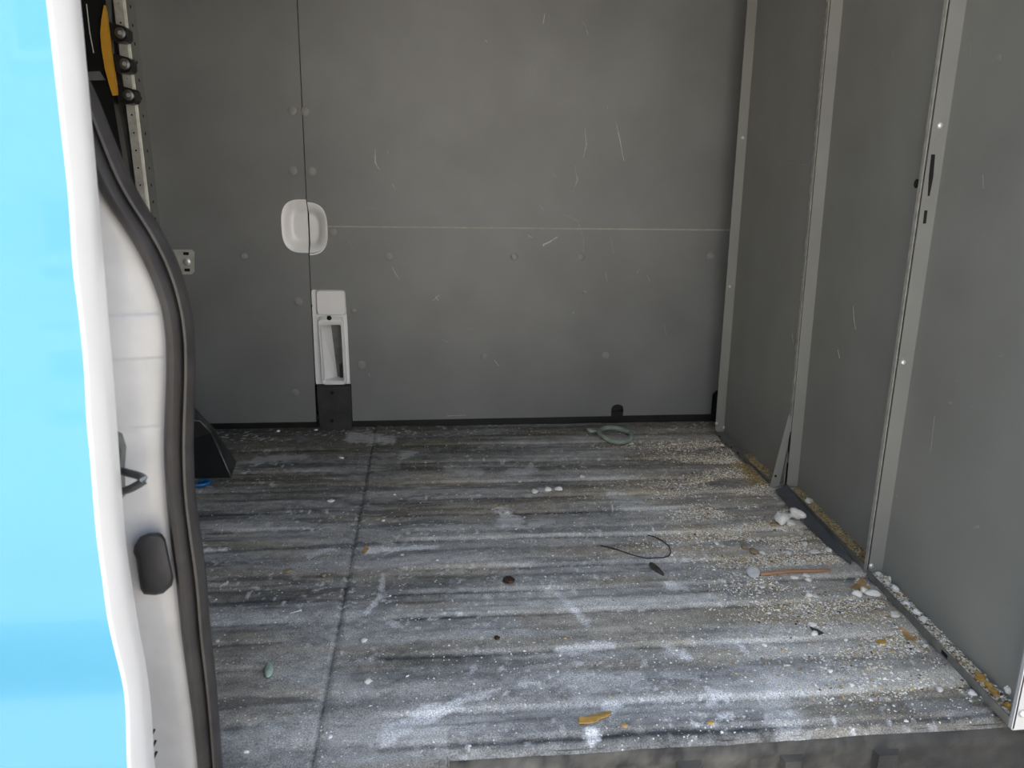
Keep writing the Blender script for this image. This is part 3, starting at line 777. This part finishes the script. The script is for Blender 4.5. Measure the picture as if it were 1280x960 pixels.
# ------------------------------------------------------------------ rack upright, bracket, case in the rear corner
ra = empty('rack_upright', (-.82, 2.43, .60)); tag(ra, 'galvanised perforated steel rack upright on the far wall', 'rack post')
YR = 2.42
a0 = ony(144.5, 0, YR); a1 = ony(155, 0, YR); c0 = ony(178, 262, YR); c1 = ony(186, 262, YR)
xl = lambda z: a1[0]-.028+(c1[0]-a1[0])*(a1[2]-z)/(a1[2]-c1[2])
xr = lambda z: a1[0]+(c1[0]-a1[0])*(a1[2]-z)/(a1[2]-c1[2])
zt, zb = 1.68, .64
b = MB()
b.prism([(xl(zb), YR, zb), (xr(zb), YR, zb), (xr(zb), YR+.003, zb), (xl(zb), YR+.003, zb)], [(xl(zt), YR, zt), (xr(zt), YR, zt), (xr(zt), YR+.003, zt), (xl(zt), YR+.003, zt)])
b.build('front_flange', 'galv', ra)
b = MB()
b.prism([(xr(zb)-.004, YR-.001, zb), (xr(zb)+.003, YR+.002, zb), (xr(zb)+.003, YR+.006, zb), (xr(zb)-.004, YR+.004, zb)], [(xr(zt)-.004, YR-.001, zt), (xr(zt)+.003, YR+.002, zt), (xr(zt)+.003, YR+.006, zt), (xr(zt)-.004, YR+.004, zt)])
b.build('rounded_corner', 'galv', ra)
b = MB()
b.prism([(xr(zb), YR+.004, zb), (xr(zb)+.003, YR+.004, zb), (xr(zb)+.003, PY-.0005, zb), (xr(zb), PY-.0005, zb)], [(xr(zt), YR+.004, zt), (xr(zt)+.003, YR+.004, zt), (xr(zt)+.003, PY-.0005, zt), (xr(zt), PY-.0005, zt)])
b.build('shaded_side_flange', 'tray', ra)  # darker grey puts the shade on this galvanised flange into its colour
zh = zb+.02
k = 0
while zh < zt-.02:
    b = MB(); b.disc((xl(zh)*.55+xr(zh)*.45, YR-.0002, zh), .0026, (0, -1, 0), .0008, 8); b.build('flange_hole', 'hole' if zh < 1.0 or k % 2 else 'trayedge', ra)
    b = MB(); b.disc((xr(zh)+.0032, YR+.036, zh), .0045, (1, 0, 0), .0008, 8); b.build('flange_hole', 'hole', ra)
    zh += .0475; k += 1
for (px, py) in ((150, 41), (155.5, 80), (160.5, 119)):
    p = ony(px, py, YR-.052)
    b = MB(); pts = [(p[0]-.026, p[2]-.020), (p[0]-.006, p[2]-.022), (p[0]+.008, p[2]-.020), (p[0]+.015, p[2]-.012), (p[0]+.016, p[2]+.010), (p[0]+.010, p[2]+.017), (p[0]-.006, p[2]+.021), (p[0]-.026, p[2]+.026)]
    b.prism([(x, YR-.0005, z) for x, z in pts], [(x, YR-.050, z) for x, z in pts]); lug = b.build('clamp_lug', 'black', ra)
    b = MB(); b.disc((p[0], YR-.050, p[2]), .0145, (0, -1, 0), .004, 18, dome=.002); bo = b.build('bolt_head', 'steel', lug, smooth='auto')
    b = MB(); b.disc((p[0]+.001, YR-.0555, p[2]), .006, (0, -1, 0), .0015, 6); b.build('hex_socket', 'screw', lug)
# wall bracket
br = [(207, 312), (240, 312), (243, 315), (243, 340), (240, 343), (228, 343), (222, 330)]
a = [ony(x, y, PY-.002) for x, y in br]
bk = empty('fixing_bracket', (-.72, PY, .50)); tag(bk, 'small galvanised bracket screwed to the grey lining panel', 'bracket')
b = MB(); b.prism([(p[0], PY-.0003, p[2]) for p in a], [(p[0], PY-.004, p[2]) for p in a]); b.build('bracket_plate', 'galv', bk)
p = ony(234, 327.5, PY-.004); b = MB(); b.disc(p, .0115, (0, -1, 0), .004, 16, dome=.002); b.build('screw', 'screw', bk, smooth='auto')
for q_ in ((232.5, 317), (234, 337.5)):
    p = ony(*q_, PY-.004); b = MB(); b.box((p[0]-.008, PY-.0048, p[2]-.0045), (p[0]+.008, PY-.0038, p[2]+.0045)); b.build('slot', 'hole', bk)
# tool case with yellow crescent
cs = empty('tool_case', (-.96, 2.38, .65)); tag(cs, 'black tool case with a curved yellow handle hung on the rack', 'case')
YC = 2.36
b = MB(); ct = [ony(x, y, YC) for x, y in ((60, -140), (126, -140), (133, 20), (141, 122), (162, 250), (60, 270))]  # carried down below the case to draw the shade of the dark interior
b.prism([(p[0], YC+.038, p[2]) for p in ct], [(p[0], YC, p[2]) for p in ct]); b.build('case_shell_and_dark', 'black', cs)
cr = [(130, 6), (126.5, 25), (125.2, 42), (127, 62), (131, 86), (136, 105), (140.5, 119.5), (146, 118.5), (145, 108), (142.5, 92), (139.5, 75), (137, 55), (134, 30), (132, 14)]
ap = [ony(x, y, YC-.012) for x, y in cr]
b = MB(); b.prism([(p[0], YC+.001, p[2]) for p in ap], [(p[0], YC-.012, p[2]) for p in ap]); b.build('yellow_handle', 'yellow', cs)
ap = [ony(x, y, YC-.006) for x, y in ((96, 90), (124, 89), (131, 100), (96, 101))]
b = MB(); b.prism([(p[0], YC+.001, p[2]) for p in ap], [(p[0], YC-.005, p[2]) for p in ap]); b.build('grey_strap', 'strap', cs)
b = MB(); b.tube([ony(108, 5, YC-.004), ony(112, 40, YC-.004), ony(117, 66, YC-.004)], .0014, 6); b.build('trim_wire', 'galv', cs)

# ------------------------------------------------------------------ things on the floor
def fz(x, y): return float(floor_h(np.array([x]), np.array([y]))[0])
def at(px, py):
    p = onz(px, py)
    for _ in range(3): p = onz(px, py, fz(p[0], p[1]))
    return p
# black tapered box in the left corner
bx = empty('black_box', (-.70, 2.15, 0)); tag(bx, 'black plastic box with a slanted side in the corner behind the door seal', 'box')
p0 = at(289, 598); yb0 = p0[1]
front = [(-.98, 0.0), (p0[0], 0.0), (ony(264.5, 541, yb0+.06)[0], ony(264.5, 541, yb0+.06)[2]), (ony(250, 526, yb0+.06)[0], ony(250, 526, yb0+.06)[2]), (-.98, ony(236, 521, yb0+.06)[2]+.02)]
yy = [yb0, yb0, yb0+.06, yb0+.06, yb0+.06]
back = [(-.98, 0.0), (p0[0]-.012, 0.0), (ony(268, 536, yb0+.2)[0], ony(268, 536, yb0+.2)[2]), (ony(245, 511, yb0+.22)[0], ony(245, 511, yb0+.22)[2]), (-.98, ony(236, 505, yb0+.22)[2]+.03)]
yk = [yb0+.12, yb0+.12, yb0+.2, yb0+.22, yb0+.22]
b = MB(); b.prism([(x, y, z) for (x, z), y in zip(front, yy)], [(x, y, z) for (x, z), y in zip(back, yk)]); b.build('box_body', 'black', bx)
b = MB()
e = [(x, y-.001, z) for (x, z), y in zip(front, yy)]
b.tube([e[1], [(e[1][i]+e[2][i])/2 for i in range(3)], e[2]], .0028, 6); b.tube([e[2], e[3], e[4]], .0024, 6); b.build('edge_highlight', 'steel', bx, smooth=True)  # lighter tubes draw the highlights along the box edges
# blue cord
pts = [at(*q_) for q_ in ((228, 611), (240, 610), (252, 609), (260, 607), (263, 604.5), (258, 603), (248, 604.5))]
b = MB(); b.tube([(p[0], p[1], p[2]+.0055) for p in pts], .005, 8); o = b.build('blue_cord', 'bluecord', None, smooth=True); tag(o, 'short bright blue cord lying beside the black box', 'cord')
# green hose ring with tail
hr = empty('green_hose', tuple(at(768, 545))); tag(hr, 'faded green hose curled into a ring near the far wall', 'hose')
C = at(769, 545); ax_ = abs(at(788, 545)[0]-at(749, 545)[0])/2; 
by_ = abs(at(769, 536.5)[1]-at(769, 553)[1])/2
pts = []
for t in np.linspace(0.25, 2*math.pi+.10, 48):
    x = C[0]+ax_*math.cos(t); y = C[1]+by_*math.sin(t)
    pts.append((x, y, fz(x, y)+.0085+.004*max(0, math.sin(t))))
b = MB(); b.tube(pts, .0078, 10); b.build('hose_ring', 'green', hr, smooth=True)
tl = [(751, 543), (745, 541), (741, 541.5), (737, 540), (732, 538.5)]
pts = [at(*q_) for q_ in tl]
b = MB(); b.tube([(p[0], p[1], p[2]+.006) for p in pts], [.005, .004, .007, .006, .005], 8); b.build('hose_end', 'green', hr, smooth=True)
p = at(773, 541); b = MB(); b.tube([(p[0], p[1]+.02, p[2]+.008), (p[0]+.004, p[1], p[2]+.011), (p[0]+.012, p[1]-.012, p[2]+.008)], .0045, 8); b.build('hose_curl', 'green', hr, smooth=True)
# thin black wire
wp = [(751, 683), (765, 686.5), (780, 691), (795, 696), (808, 700), (820, 701), (829, 700), (836, 696), (838.5, 691), (836, 683.5), (828, 677), (818, 672), (809.5, 670)]
pts = [at(*q_) for q_ in wp]
sm_ = []
for i in range(len(pts)-1):
    for t in (0, .5): sm_.append(pts[i]*(1-t)+pts[i+1]*t)
sm_.append(pts[-1])
b = MB(); b.tube([(p[0], p[1], fz(p[0], p[1])+.0022) for p in sm_], .0012, 6); o = b.build('wire', 'wire', None, smooth=True); tag(o, 'thin black wire bent into a hook on the floor', 'wire')
# lumps
def lump(px, py, wpx, hpx, material, name, label, cat, group=None, seed=0, flat=.55, rot=0.0, rough=.28, sub=2):
    p = at(px, py); s_ = np.linalg.norm(p-CAM)/F_PX
    rx = wpx*s_/2; ry = hpx*s_/2*1.45; rx *= 1.0; rz = max(.0012, min(rx, ry)*flat)
    bm = bmesh.new(); bmesh.ops.create_icosphere(bm, subdivisions=sub, radius=1)
    rnd = random.Random(seed*77+3); ph = [rnd.uniform(0, 6.28) for _ in range(6)]
    vs = []
    for v in bm.verts:
        c = v.co; k = 1+rough*(math.sin(2.3*c.x+ph[0])*math.sin(2.9*c.y+ph[1])+.6*math.sin(4.1*c.z+ph[2]+2*c.x)+.4*math.sin(6*c.y+ph[3])*math.sin(5*c.x+ph[4]))*.7
        x, y, z = c.x*rx*k, c.y*ry*k, c.z*rz*k
        ca, sa = math.cos(rot), math.sin(rot)
        vs.append((p[0]+x*ca-y*sa, p[1]+x*sa+y*ca, z))
    fs = [tuple(v.index for v in f.verts) for f in bm.faces]; bm.free()
    z0 = min(v[2] for v in vs); vs = [(x, y, z-z0+fz(p[0], p[1])-.0006) for x, y, z in vs]
    b = MB(); b.add(vs, fs); o = b.build(name, material, None, smooth='auto'); tag(o, label, cat, group); return o
lump(820.5, 713, 8, 25, 'pod', 'seed_pod', 'grey brown dried seed pod beside the black wire', 'seed pod', seed=1, rot=.20, rough=.15, sub=3)
lump(636, 728, 14, 9, 'rust', 'rust_lump', 'dark brown rusty lump on the dusty floor', 'lump', seed=2)
o = lump(336, 841, 10, 19, 'greenplug', 'rubber_plug', 'pale green rubber plug lying on the ribbed floor', 'plug', seed=3, rough=.04, flat=.8, rot=.12, sub=3)
lump(621, 798.5, 7, 5, 'rust', 'dark_crumb', 'tiny black crumb on the floor', 'crumb', seed=4)
# disc and stick
p = at(941, 719); b = MB(); rr = 7.6*np.linalg.norm(p-CAM)/F_PX
b.disc((p[0], p[1], p[2]+.001), rr, (-.12, -.55, .8), .003, 20, dome=.001)
zmin = min(v[2] for v in b.v); b.v = [(x, y, z-zmin+p[2]) for x, y, z in b.v]
o = b.build('plastic_disc', 'disc', None, smooth='auto'); tag(o, 'pale grey round plastic disc at the end of the wooden stick', 'disc')
a = at(950, 720); c = at(1037, 715)
mid = (a+c)/2
b = MB(); b.tube([(a[0], a[1], a[2]+.0045), (mid[0], mid[1]+.002, max(a[2], c[2])+.0048), (c[0], c[1], c[2]+.0045)], [.0042, .0044, .0034], 8)
o = b.build('wooden_stick', 'wood', None, smooth='auto'); tag(o, 'thin reddish wooden stick near the foot of the bulkhead', 'stick')
# nail
a = at(363, 767.5); c = at(376, 764.5)
na = empty('nail', tuple(a)); tag(na, 'small steel nail on the floor left of the seam', 'nail')
b = MB(); b.tube([(a[0], a[1], a[2]+.0018), (c[0], c[1], c[2]+.0026)], [.0006, .0012], 8); b.build('shank', 'screw', na)
b = MB(); d_ = np.array(c)-np.array(a); b.disc((c[0], c[1], c[2]+.0026), .0030, tuple(d_), .001, 12); b.build('nail_head', 'screw', na)
# leaves and chips
def leaf(pl, material, name, label, cat, group=None, th=.0012, curl=.003):
    P = [at(*q_) for q_ in pl]; c = np.mean(P, 0)
    def zz_(p): return fz(p[0], p[1])+.0014+curl*min(1, np.linalg.norm(p[:2]-c[:2])/.04)**2
    vs = [(p[0], p[1], zz_(p)) for p in P]; n = len(P)
    cz = fz(c[0], c[1])+.0014
    V = vs+[(c[0], c[1], cz)]+[(x, y, z+th) for x, y, z in vs]+[(c[0], c[1], cz+th)]
    fs = []
    for i in range(n):
        j = (i+1) % n; fs += [(j, i, n), (n+1+i, n+1+j, 2*n+1), (i, j, n+1+j, n+1+i)]
    b = MB(); b.add(V, fs); o = b.build(name, material, None); tag(o, label, cat, group); return o
leaf([(723.5, 907), (724, 899), (730, 898), (737, 896), (745, 894), (754, 892), (764, 891.5), (763, 895), (757, 898), (750, 900), (745, 904), (736, 906)], 'leaf', 'dry_leaf', 'curled yellow dry leaf near the edge of the step', 'leaf')
leaf([(775, 907), (780, 905), (785, 908), (783, 911), (778, 910)], 'chip', 'wood_chip', 'tiny orange chip beside the curled yellow leaf', 'chip')
leaf([(884, 905), (888, 902), (892, 905), (889, 909)], 'leaf', 'wood_chip', 'small yellow crumb near the right end of the floor edge', 'chip')
leaf([(1063, 739), (1070, 731), (1077, 727), (1082, 733), (1087, 737), (1085, 741), (1076, 738), (1069, 741)], 'chip', 'dry_leaf', 'orange brown leaf at the foot of the bulkhead between two panels', 'leaf', curl=.010)
leaf([(1122, 785), (1127, 786), (1134, 792), (1139, 797), (1146, 800), (1143, 803), (1135, 801), (1129, 795)], 'chip', 'wood_shaving', 'long tan wood shaving lying against the bulkhead rail', 'shaving')
leaf([(1093, 803), (1100, 800), (1108, 802), (1107, 806), (1098, 806)], 'leaf', 'wood_chip', 'oval yellow chip under a white crumb', 'chip')
leaf([(635, 658), (644, 655), (648, 659), (640, 661)], 'chip', 'wood_chip', 'small tan chip beside white splash of plaster', 'chip') if False else None
leaf([(452, 690), (458, 683), (461, 687), (456, 693)], 'chip', 'wood_chip', 'tan chip at the end of the long white smear', 'chip')
leaf([(1012, 785), (1022, 788), (1030, 793), (1024, 795), (1016, 791)], 'pod', 'twig', 'short dark twig next to a white crumb', 'twig')
leaf([(764, 634), (766, 633), (767, 640), (765, 648), (763, 647)], 'disc', 'plaster_flake', 'narrow upright grey flake on the middle ribs', 'flake', curl=.012)
# large chunks at the foot of the bulkhead
for i, (x, y, w_, h_) in enumerate([(996, 648, 15, 13), (976, 654, 15, 13), (988, 657, 9, 8), (983, 648, 9, 7)]):
    lump(x, y, w_, h_, 'plaster', 'plaster_chunk', 'large white plaster chunk in the heap by the bent bulkhead strip', 'plaster chunk', 'plaster chunks by the bent strip', seed=20+i, flat=.8, sub=3)
for i, (x, y, w_, h_) in enumerate([(1090, 745, 17, 7), (1071, 745, 10, 7), (1079, 741, 9, 6)]):
    lump(x, y, w_, h_, 'plaster', 'plaster_chunk', 'white plaster chunk beside the orange leaf at the bulkhead', 'plaster chunk', 'plaster chunks by the orange leaf', seed=30+i, flat=.7)
def crumb_label(x, y):
    if 985 <= x <= 1015 and 716 <= y <= 730: return 'white plaster crumb touching the reddish wooden stick', 'crumbs along the wooden stick'
    if 1010 <= x <= 1022 and 740 <= y <= 750: return 'white plaster crumb between the wooden stick and the short dark twig', 'crumbs between stick and twig'
    if 1010 <= x <= 1022 and 780 <= y <= 796: return 'white plaster crumb beside the short dark twig', 'crumbs beside the dark twig'
    if (x, y) == (1098, 799): return 'round white crumb resting against the oval yellow chip', None
    if (x, y) == (1118, 771): return 'white plaster crumb at the rail next to the long tan shaving', None
    if (x, y) == (1057, 801): return 'white plaster crumb alone between dark twig and oval yellow chip', None
    if (x, y) == (1068, 738): return 'tiny white crumb at the tip of the orange brown leaf', None
    if x > 890 and y > 830: return 'small white plaster crumb between the step edge and the doorway end of the bulkhead', 'crumbs by the doorway end'
    if x > 890 and y < 705: return 'small white plaster crumb in the grit between the plaster heap and the wooden stick', 'crumbs between heap and stick'
    if x > 890: return 'white plaster crumb on the floor ribs in front of the dark twig', None
    if 660 <= x <= 700 and 605 <= y <= 620: return 'flat white plaster crumb in the row of three on one rib', 'row of three flat crumbs'
    if x > 720 and y < 600: return 'small white plaster crumb near the green hose ring', 'crumbs near the green hose'
    if x < 440 and y < 580: return 'small white plaster crumb near the foot of the white pillar', 'crumbs near the pillar foot'
    if x < 440: return 'small white plaster crumb on the floor between door seal and floor seam', 'crumbs left of the floor seam'
    return 'small white plaster crumb on the open ribs between floor seam and black wire', 'crumbs on the open ribs'
OPEN_ = [(685, 614, 9, 6), (668, 616, 8, 7), (698, 613, 11, 6), (414, 627, 9, 4), (455, 802, 8, 5), (460, 853, 8, 6), (413, 921, 5, 5), (272, 804, 5, 4), (308, 941, 7, 4),
         (479, 651, 5, 3), (1015, 783, 9, 6), (1018, 793, 8, 5), (1098, 799, 5, 5), (1057, 801, 5, 4), (953, 692, 7, 6), (1005, 681, 8, 6), (1018, 694, 12, 5), (986, 694, 6, 5), (1036, 689, 7, 6),
         (931, 656, 5, 4), (937, 676, 6, 5), (944, 692, 5, 4), (992, 724, 9, 4), (1008, 720, 8, 5), (1010, 726, 7, 5), (1012, 746, 8, 6), (1019, 746, 6, 5), (1068, 738, 5, 4),
         (895, 680, 6, 6), (1037, 840, 6, 4), (1064, 857, 6, 4), (1019, 857, 4, 4), (1032, 866, 4, 4), (1133, 902, 5, 3), (1174, 864, 7, 6), (1215, 868, 8, 7), (955, 807, 6, 5), (905, 663, 5, 5),
         (728, 597, 6, 4), (790, 555, 5, 3), (843, 556, 8, 3), (650, 603, 5, 3), (1118, 771, 10, 7), (840, 694, 4, 4), (503, 694, 5, 3), (348, 540, 5, 3), (395, 538, 5, 3), (427, 573, 6, 3)]
for i, (x, y, w_, h_) in enumerate(OPEN_):
    lab, grp = crumb_label(x, y)
    lump(x, y, w_, h_, 'plaster', 'plaster_crumb', lab, 'crumb', grp, seed=50+i, sub=1 if w_ < 6 else 2)
for i, (x, y, w_, h_) in enumerate([(942, 691, 10, 8), (930, 686, 9, 7), (618, 632, 7, 4), (967, 657, 11, 5), (629, 632, 5, 4), (641, 632, 5, 4), (360, 715, 9, 5), (405, 720, 6, 4)]):
    lump(x, y, w_, h_, 'stone', 'pebble', 'tan pebble on the grit beside the bulkhead' if x > 900 else 'tan pebble on the open floor', 'pebble', 'tan pebbles by the bulkhead' if x > 900 else 'tan pebbles on the open floor', seed=120+i, sub=2)
# chunks caught on the bulkhead rail
def rail_lump(t, px, py, wpx, material, name, label, cat, group, seed):
    u, z, p = t.hit(px, py, TD*.45)
    q_ = t.P(min(max(u, .01), t.w-.012), TD*.5, LEDGE)
    r = wpx*np.linalg.norm(np.array(q_)-CAM)/F_PX/2; r = min(r, .0085)*random.Random(seed).uniform(.6, 1.05)
    bm = bmesh.new(); bmesh.ops.create_icosphere(bm, subdivisions=2, radius=1); rnd = random.Random(seed)
    ph = [rnd.uniform(0, 6) for _ in range(4)]
    vs = []
    for v in bm.verts:
        c = v.co; k = 1+.35*math.sin(2.7*c.x+ph[0])*math.sin(3.1*c.y+ph[1])+.28*math.sin(5*c.z+ph[2]+3*c.x)
        vs.append((q_[0]+c.x*r*k, q_[1]+c.y*r*1.3*k, c.z*r*.7*k))
    fs = [tuple(v.index for v in f.verts) for f in bm.faces]; bm.free()
    z0 = min(v[2] for v in vs); vs = [(x, y, z_-z0+LEDGE) for x, y, z_ in vs]
    b = MB(); b.add(vs, fs); o = b.build(name, material, None, smooth='auto'); tag(o, label, cat, group)
for i, (x, y, w_) in enumerate([(1096, 728, 9), (1108, 740, 12), (1115, 748, 13), (1130, 765, 9), (1142, 782, 11), (1150, 791, 9)]):
    rail_lump(TC, x, y, w_, 'plaster', 'plaster_lump', 'white plaster lump caught on the bottom rail of the bulkhead', 'plaster lump', 'plaster lumps on the bulkhead rail', 200+i)
for i, (x, y, w_) in enumerate([(1222, 858, 10), (1232, 868, 10), (1240, 876, 8), (1257, 888, 11)]):
    rail_lump(TC, x, y, w_, 'leaf', 'leaf_scrap', 'yellow leaf scrap in the bottom rail near the doorway end of the bulkhead', 'leaf scrap', 'leaf scraps on the bulkhead rail', 220+i)
rail_lump(TB, 1009, 642, 8, 'plaster', 'plaster_lump', 'single white plaster lump on the rail above the bent strip', 'plaster lump', None, 240)
# plaster blob stuck low on the last panel
u, z, p = TC.hit(1259, 862, TD-.002)
b = MB(); rnd = random.Random(9)
ring = [(math.cos(t)*.008*rnd.uniform(.6, 1.2), math.sin(t)*.007*rnd.uniform(.6, 1.2)) for t in np.linspace(0, 2*math.pi, 13)[:-1]]
b.prism([TC.P(u+a_, TD+.0005, z+c_) for a_, c_ in ring], [TC.P(u+a_*.7, TD-.004, z+c_*.7) for a_, c_ in ring]); b.build('plaster_blob', 'plaster', TC.panel)

# ------------------------------------------------------------------ grit and sawdust nobody could count
def grains(name, pts, sizes, cols, label, cat, flat=.6):
    n = len(pts); rng = np.random.default_rng(len(pts)+3)
    base = np.array([(1, 0, 0), (0, 1, 0), (-1, 0, 0), (0, -1, 0), (0, 0, 1), (0, 0, -.3)], float)
    tri = np.array([(0, 1, 4), (1, 2, 4), (2, 3, 4), (3, 0, 4), (1, 0, 5), (2, 1, 5), (3, 2, 5), (0, 3, 5)])
    an = rng.uniform(0, 2*math.pi, n); el = rng.uniform(.5, 1.5, n)
    B = np.repeat(base[None], n, 0)*rng.uniform(.7, 1.3, (n, 6, 1))
    B[:, :, 0] *= el[:, None]; B[:, :, 2] *= flat
    x = B[:, :, 0]*np.cos(an)[:, None]-B[:, :, 1]*np.sin(an)[:, None]; y = B[:, :, 0]*np.sin(an)[:, None]+B[:, :, 1]*np.cos(an)[:, None]
    V = np.stack([x, y, B[:, :, 2]], -1)*sizes[:, None, None]+pts[:, None, :]
    Fs = (tri[None]+6*np.arange(n)[:, None, None]).reshape(-1, 3)
    me = bpy.data.meshes.new(name); me.from_pydata(V.reshape(-1, 3).tolist(), [], Fs.tolist())
    set_col(me, np.repeat(cols, 6, 0)); me.materials.append(MT['grit'])
    o = bpy.data.objects.new(name, me); COL.objects.link(o); tag(o, label, cat, kind='stuff'); return o
PAL = np.array([(.84, .82, .77), (.68, .64, .55), (.54, .42, .25), (.34, .22, .11), (.58, .42, .18), (.90, .89, .86), (.10, .07, .05)])
rng = np.random.default_rng(11)
# thin scatter everywhere
N = 9000
X = rng.uniform(-.72, .92, N*3); Y = rng.uniform(.965, 2.46, N*3)
wgt = (.22+.55*sstep(-.3, .7, X))*(0.25+1.2*fbm(X*4, Y*9, 301, 3))*(0.55+.45*(1-sstep(1.3, 2.3, Y)))
k = (rng.uniform(0, 1, N*3) < wgt) & ~((X < -.53) & (Y > 1.96)); X, Y = X[k][:N], Y[k][:N]
S = np.clip(rng.lognormal(-6.9, .42, len(X)), .0006, .0032)
c = PAL[rng.choice(7, len(X), p=[.34, .2, .08, .04, .04, .26, .04])]
G1 = (np.stack([X, Y, floor_h(X, Y)+S*.1], -1), S, c)
# drifts beside the bulkhead, lying in the hollows
N = 26000
X = .93-np.abs(rng.normal(0, .17, N*4)); Y = rng.uniform(1.0, 2.3, N*4)
lim = np.interp(Y, [.94, 1.41, 1.9, 2.35], [.878, .912, .925, .928])
cl = fbm(X*6, Y*16, 402, 3)
wgt = sstep(.38, .62, cl)*np.interp(Y, [1.0, 1.3, 1.45, 1.6, 1.9, 2.1, 2.3], [.18, .45, .75, 1, 1, .6, .35])*(1.15-ribs(Y, RIBS_R)*.8)
k = (rng.uniform(0, 1, N*4) < wgt) & (X < lim); X, Y = X[k][:N], Y[k][:N]
S = np.clip(rng.lognormal(-6.55, .42, len(X)), .0007, .0042)
c = PAL[rng.choice(7, len(X), p=[.27, .22, .16, .07, .08, .16, .04])]
G2 = (np.stack([X, Y, floor_h(X, Y)+S*.2], -1), S, c)
grains('floor_grit', *[np.concatenate([u_, v_]) for u_, v_ in zip(G1, G2)], 'white and tan grit strewn over the ribbed floor, thickest by the bulkhead', 'grit')
# sawdust heap where the first panel's rail is broken
N = 1700
cx, cy = .925, 2.00
X = cx-np.abs(rng.normal(0, .022, N)); Y = rng.normal(cy, .065, N)
H = .018*np.exp(-((X-.945)/.03)**2-((Y-cy)/.07)**2)*rng.uniform(.2, 1, N)
S = np.clip(rng.lognormal(-6.2, .3, N), .001, .0036)
c = np.array([(.46, .33, .13), (.52, .40, .20), (.36, .24, .08), (.50, .44, .30), (.20, .12, .06)])[rng.choice(5, N)]
k = (Y < 2.13) & (Y > 1.90)
grains('sawdust_heap', np.stack([X, Y, floor_h(X, Y)+H], -1)[k], S[k], c[k], 'small golden sawdust heap at the broken bulkhead rail', 'sawdust', .4)
# debris on each bottom rail
for t, nn, pal, nm, lb, u0, u1 in ((TA, 900, 4, 'rail_sawdust', 'golden sawdust on the bottom rail of the first bulkhead panel by the far wall', .5, .98),
                                (TB, 2600, 5, 'rail_sawdust', 'tan sawdust filling the bottom rail of the middle bulkhead panel', .03, .97),
                                (TC, 2600, 6, 'rail_debris', 'mixed chips and grit filling the bottom rail of the panel by the doorway', .01, .985)):
    U = rng.uniform(u0, u1, nn)*t.w; Dp = rng.uniform(.003, TD-.001, nn)
    hgt = np.interp(U/t.w, [0, .3, .7, .9, 1], [.3, .5, .8, 1, .5])*(.010 if nm == 'rail_sawdust' else .006)*(Dp/TD)*rng.uniform(.1, 1, nn)
    S = np.clip(rng.lognormal(-6.5, .4, nn), .0007, .0034)
    base = np.array([t.P(u, d, LEDGE) for u, d in zip(U, Dp)]); base[:, 2] += hgt
    if pal == 6: cc = PAL[rng.choice(7, nn, p=[.26, .2, .14, .08, .1, .18, .04])]
    else:
        warm = np.array([(.50, .38, .17), (.55, .45, .25), (.38, .25, .09), (.58, .54, .45), (.16, .10, .06)])
        cc = warm[rng.choice(5, nn, p=[.3, .25, .2, .15, .1])]
    grains(nm, base, S, cc, lb, 'debris', .45)
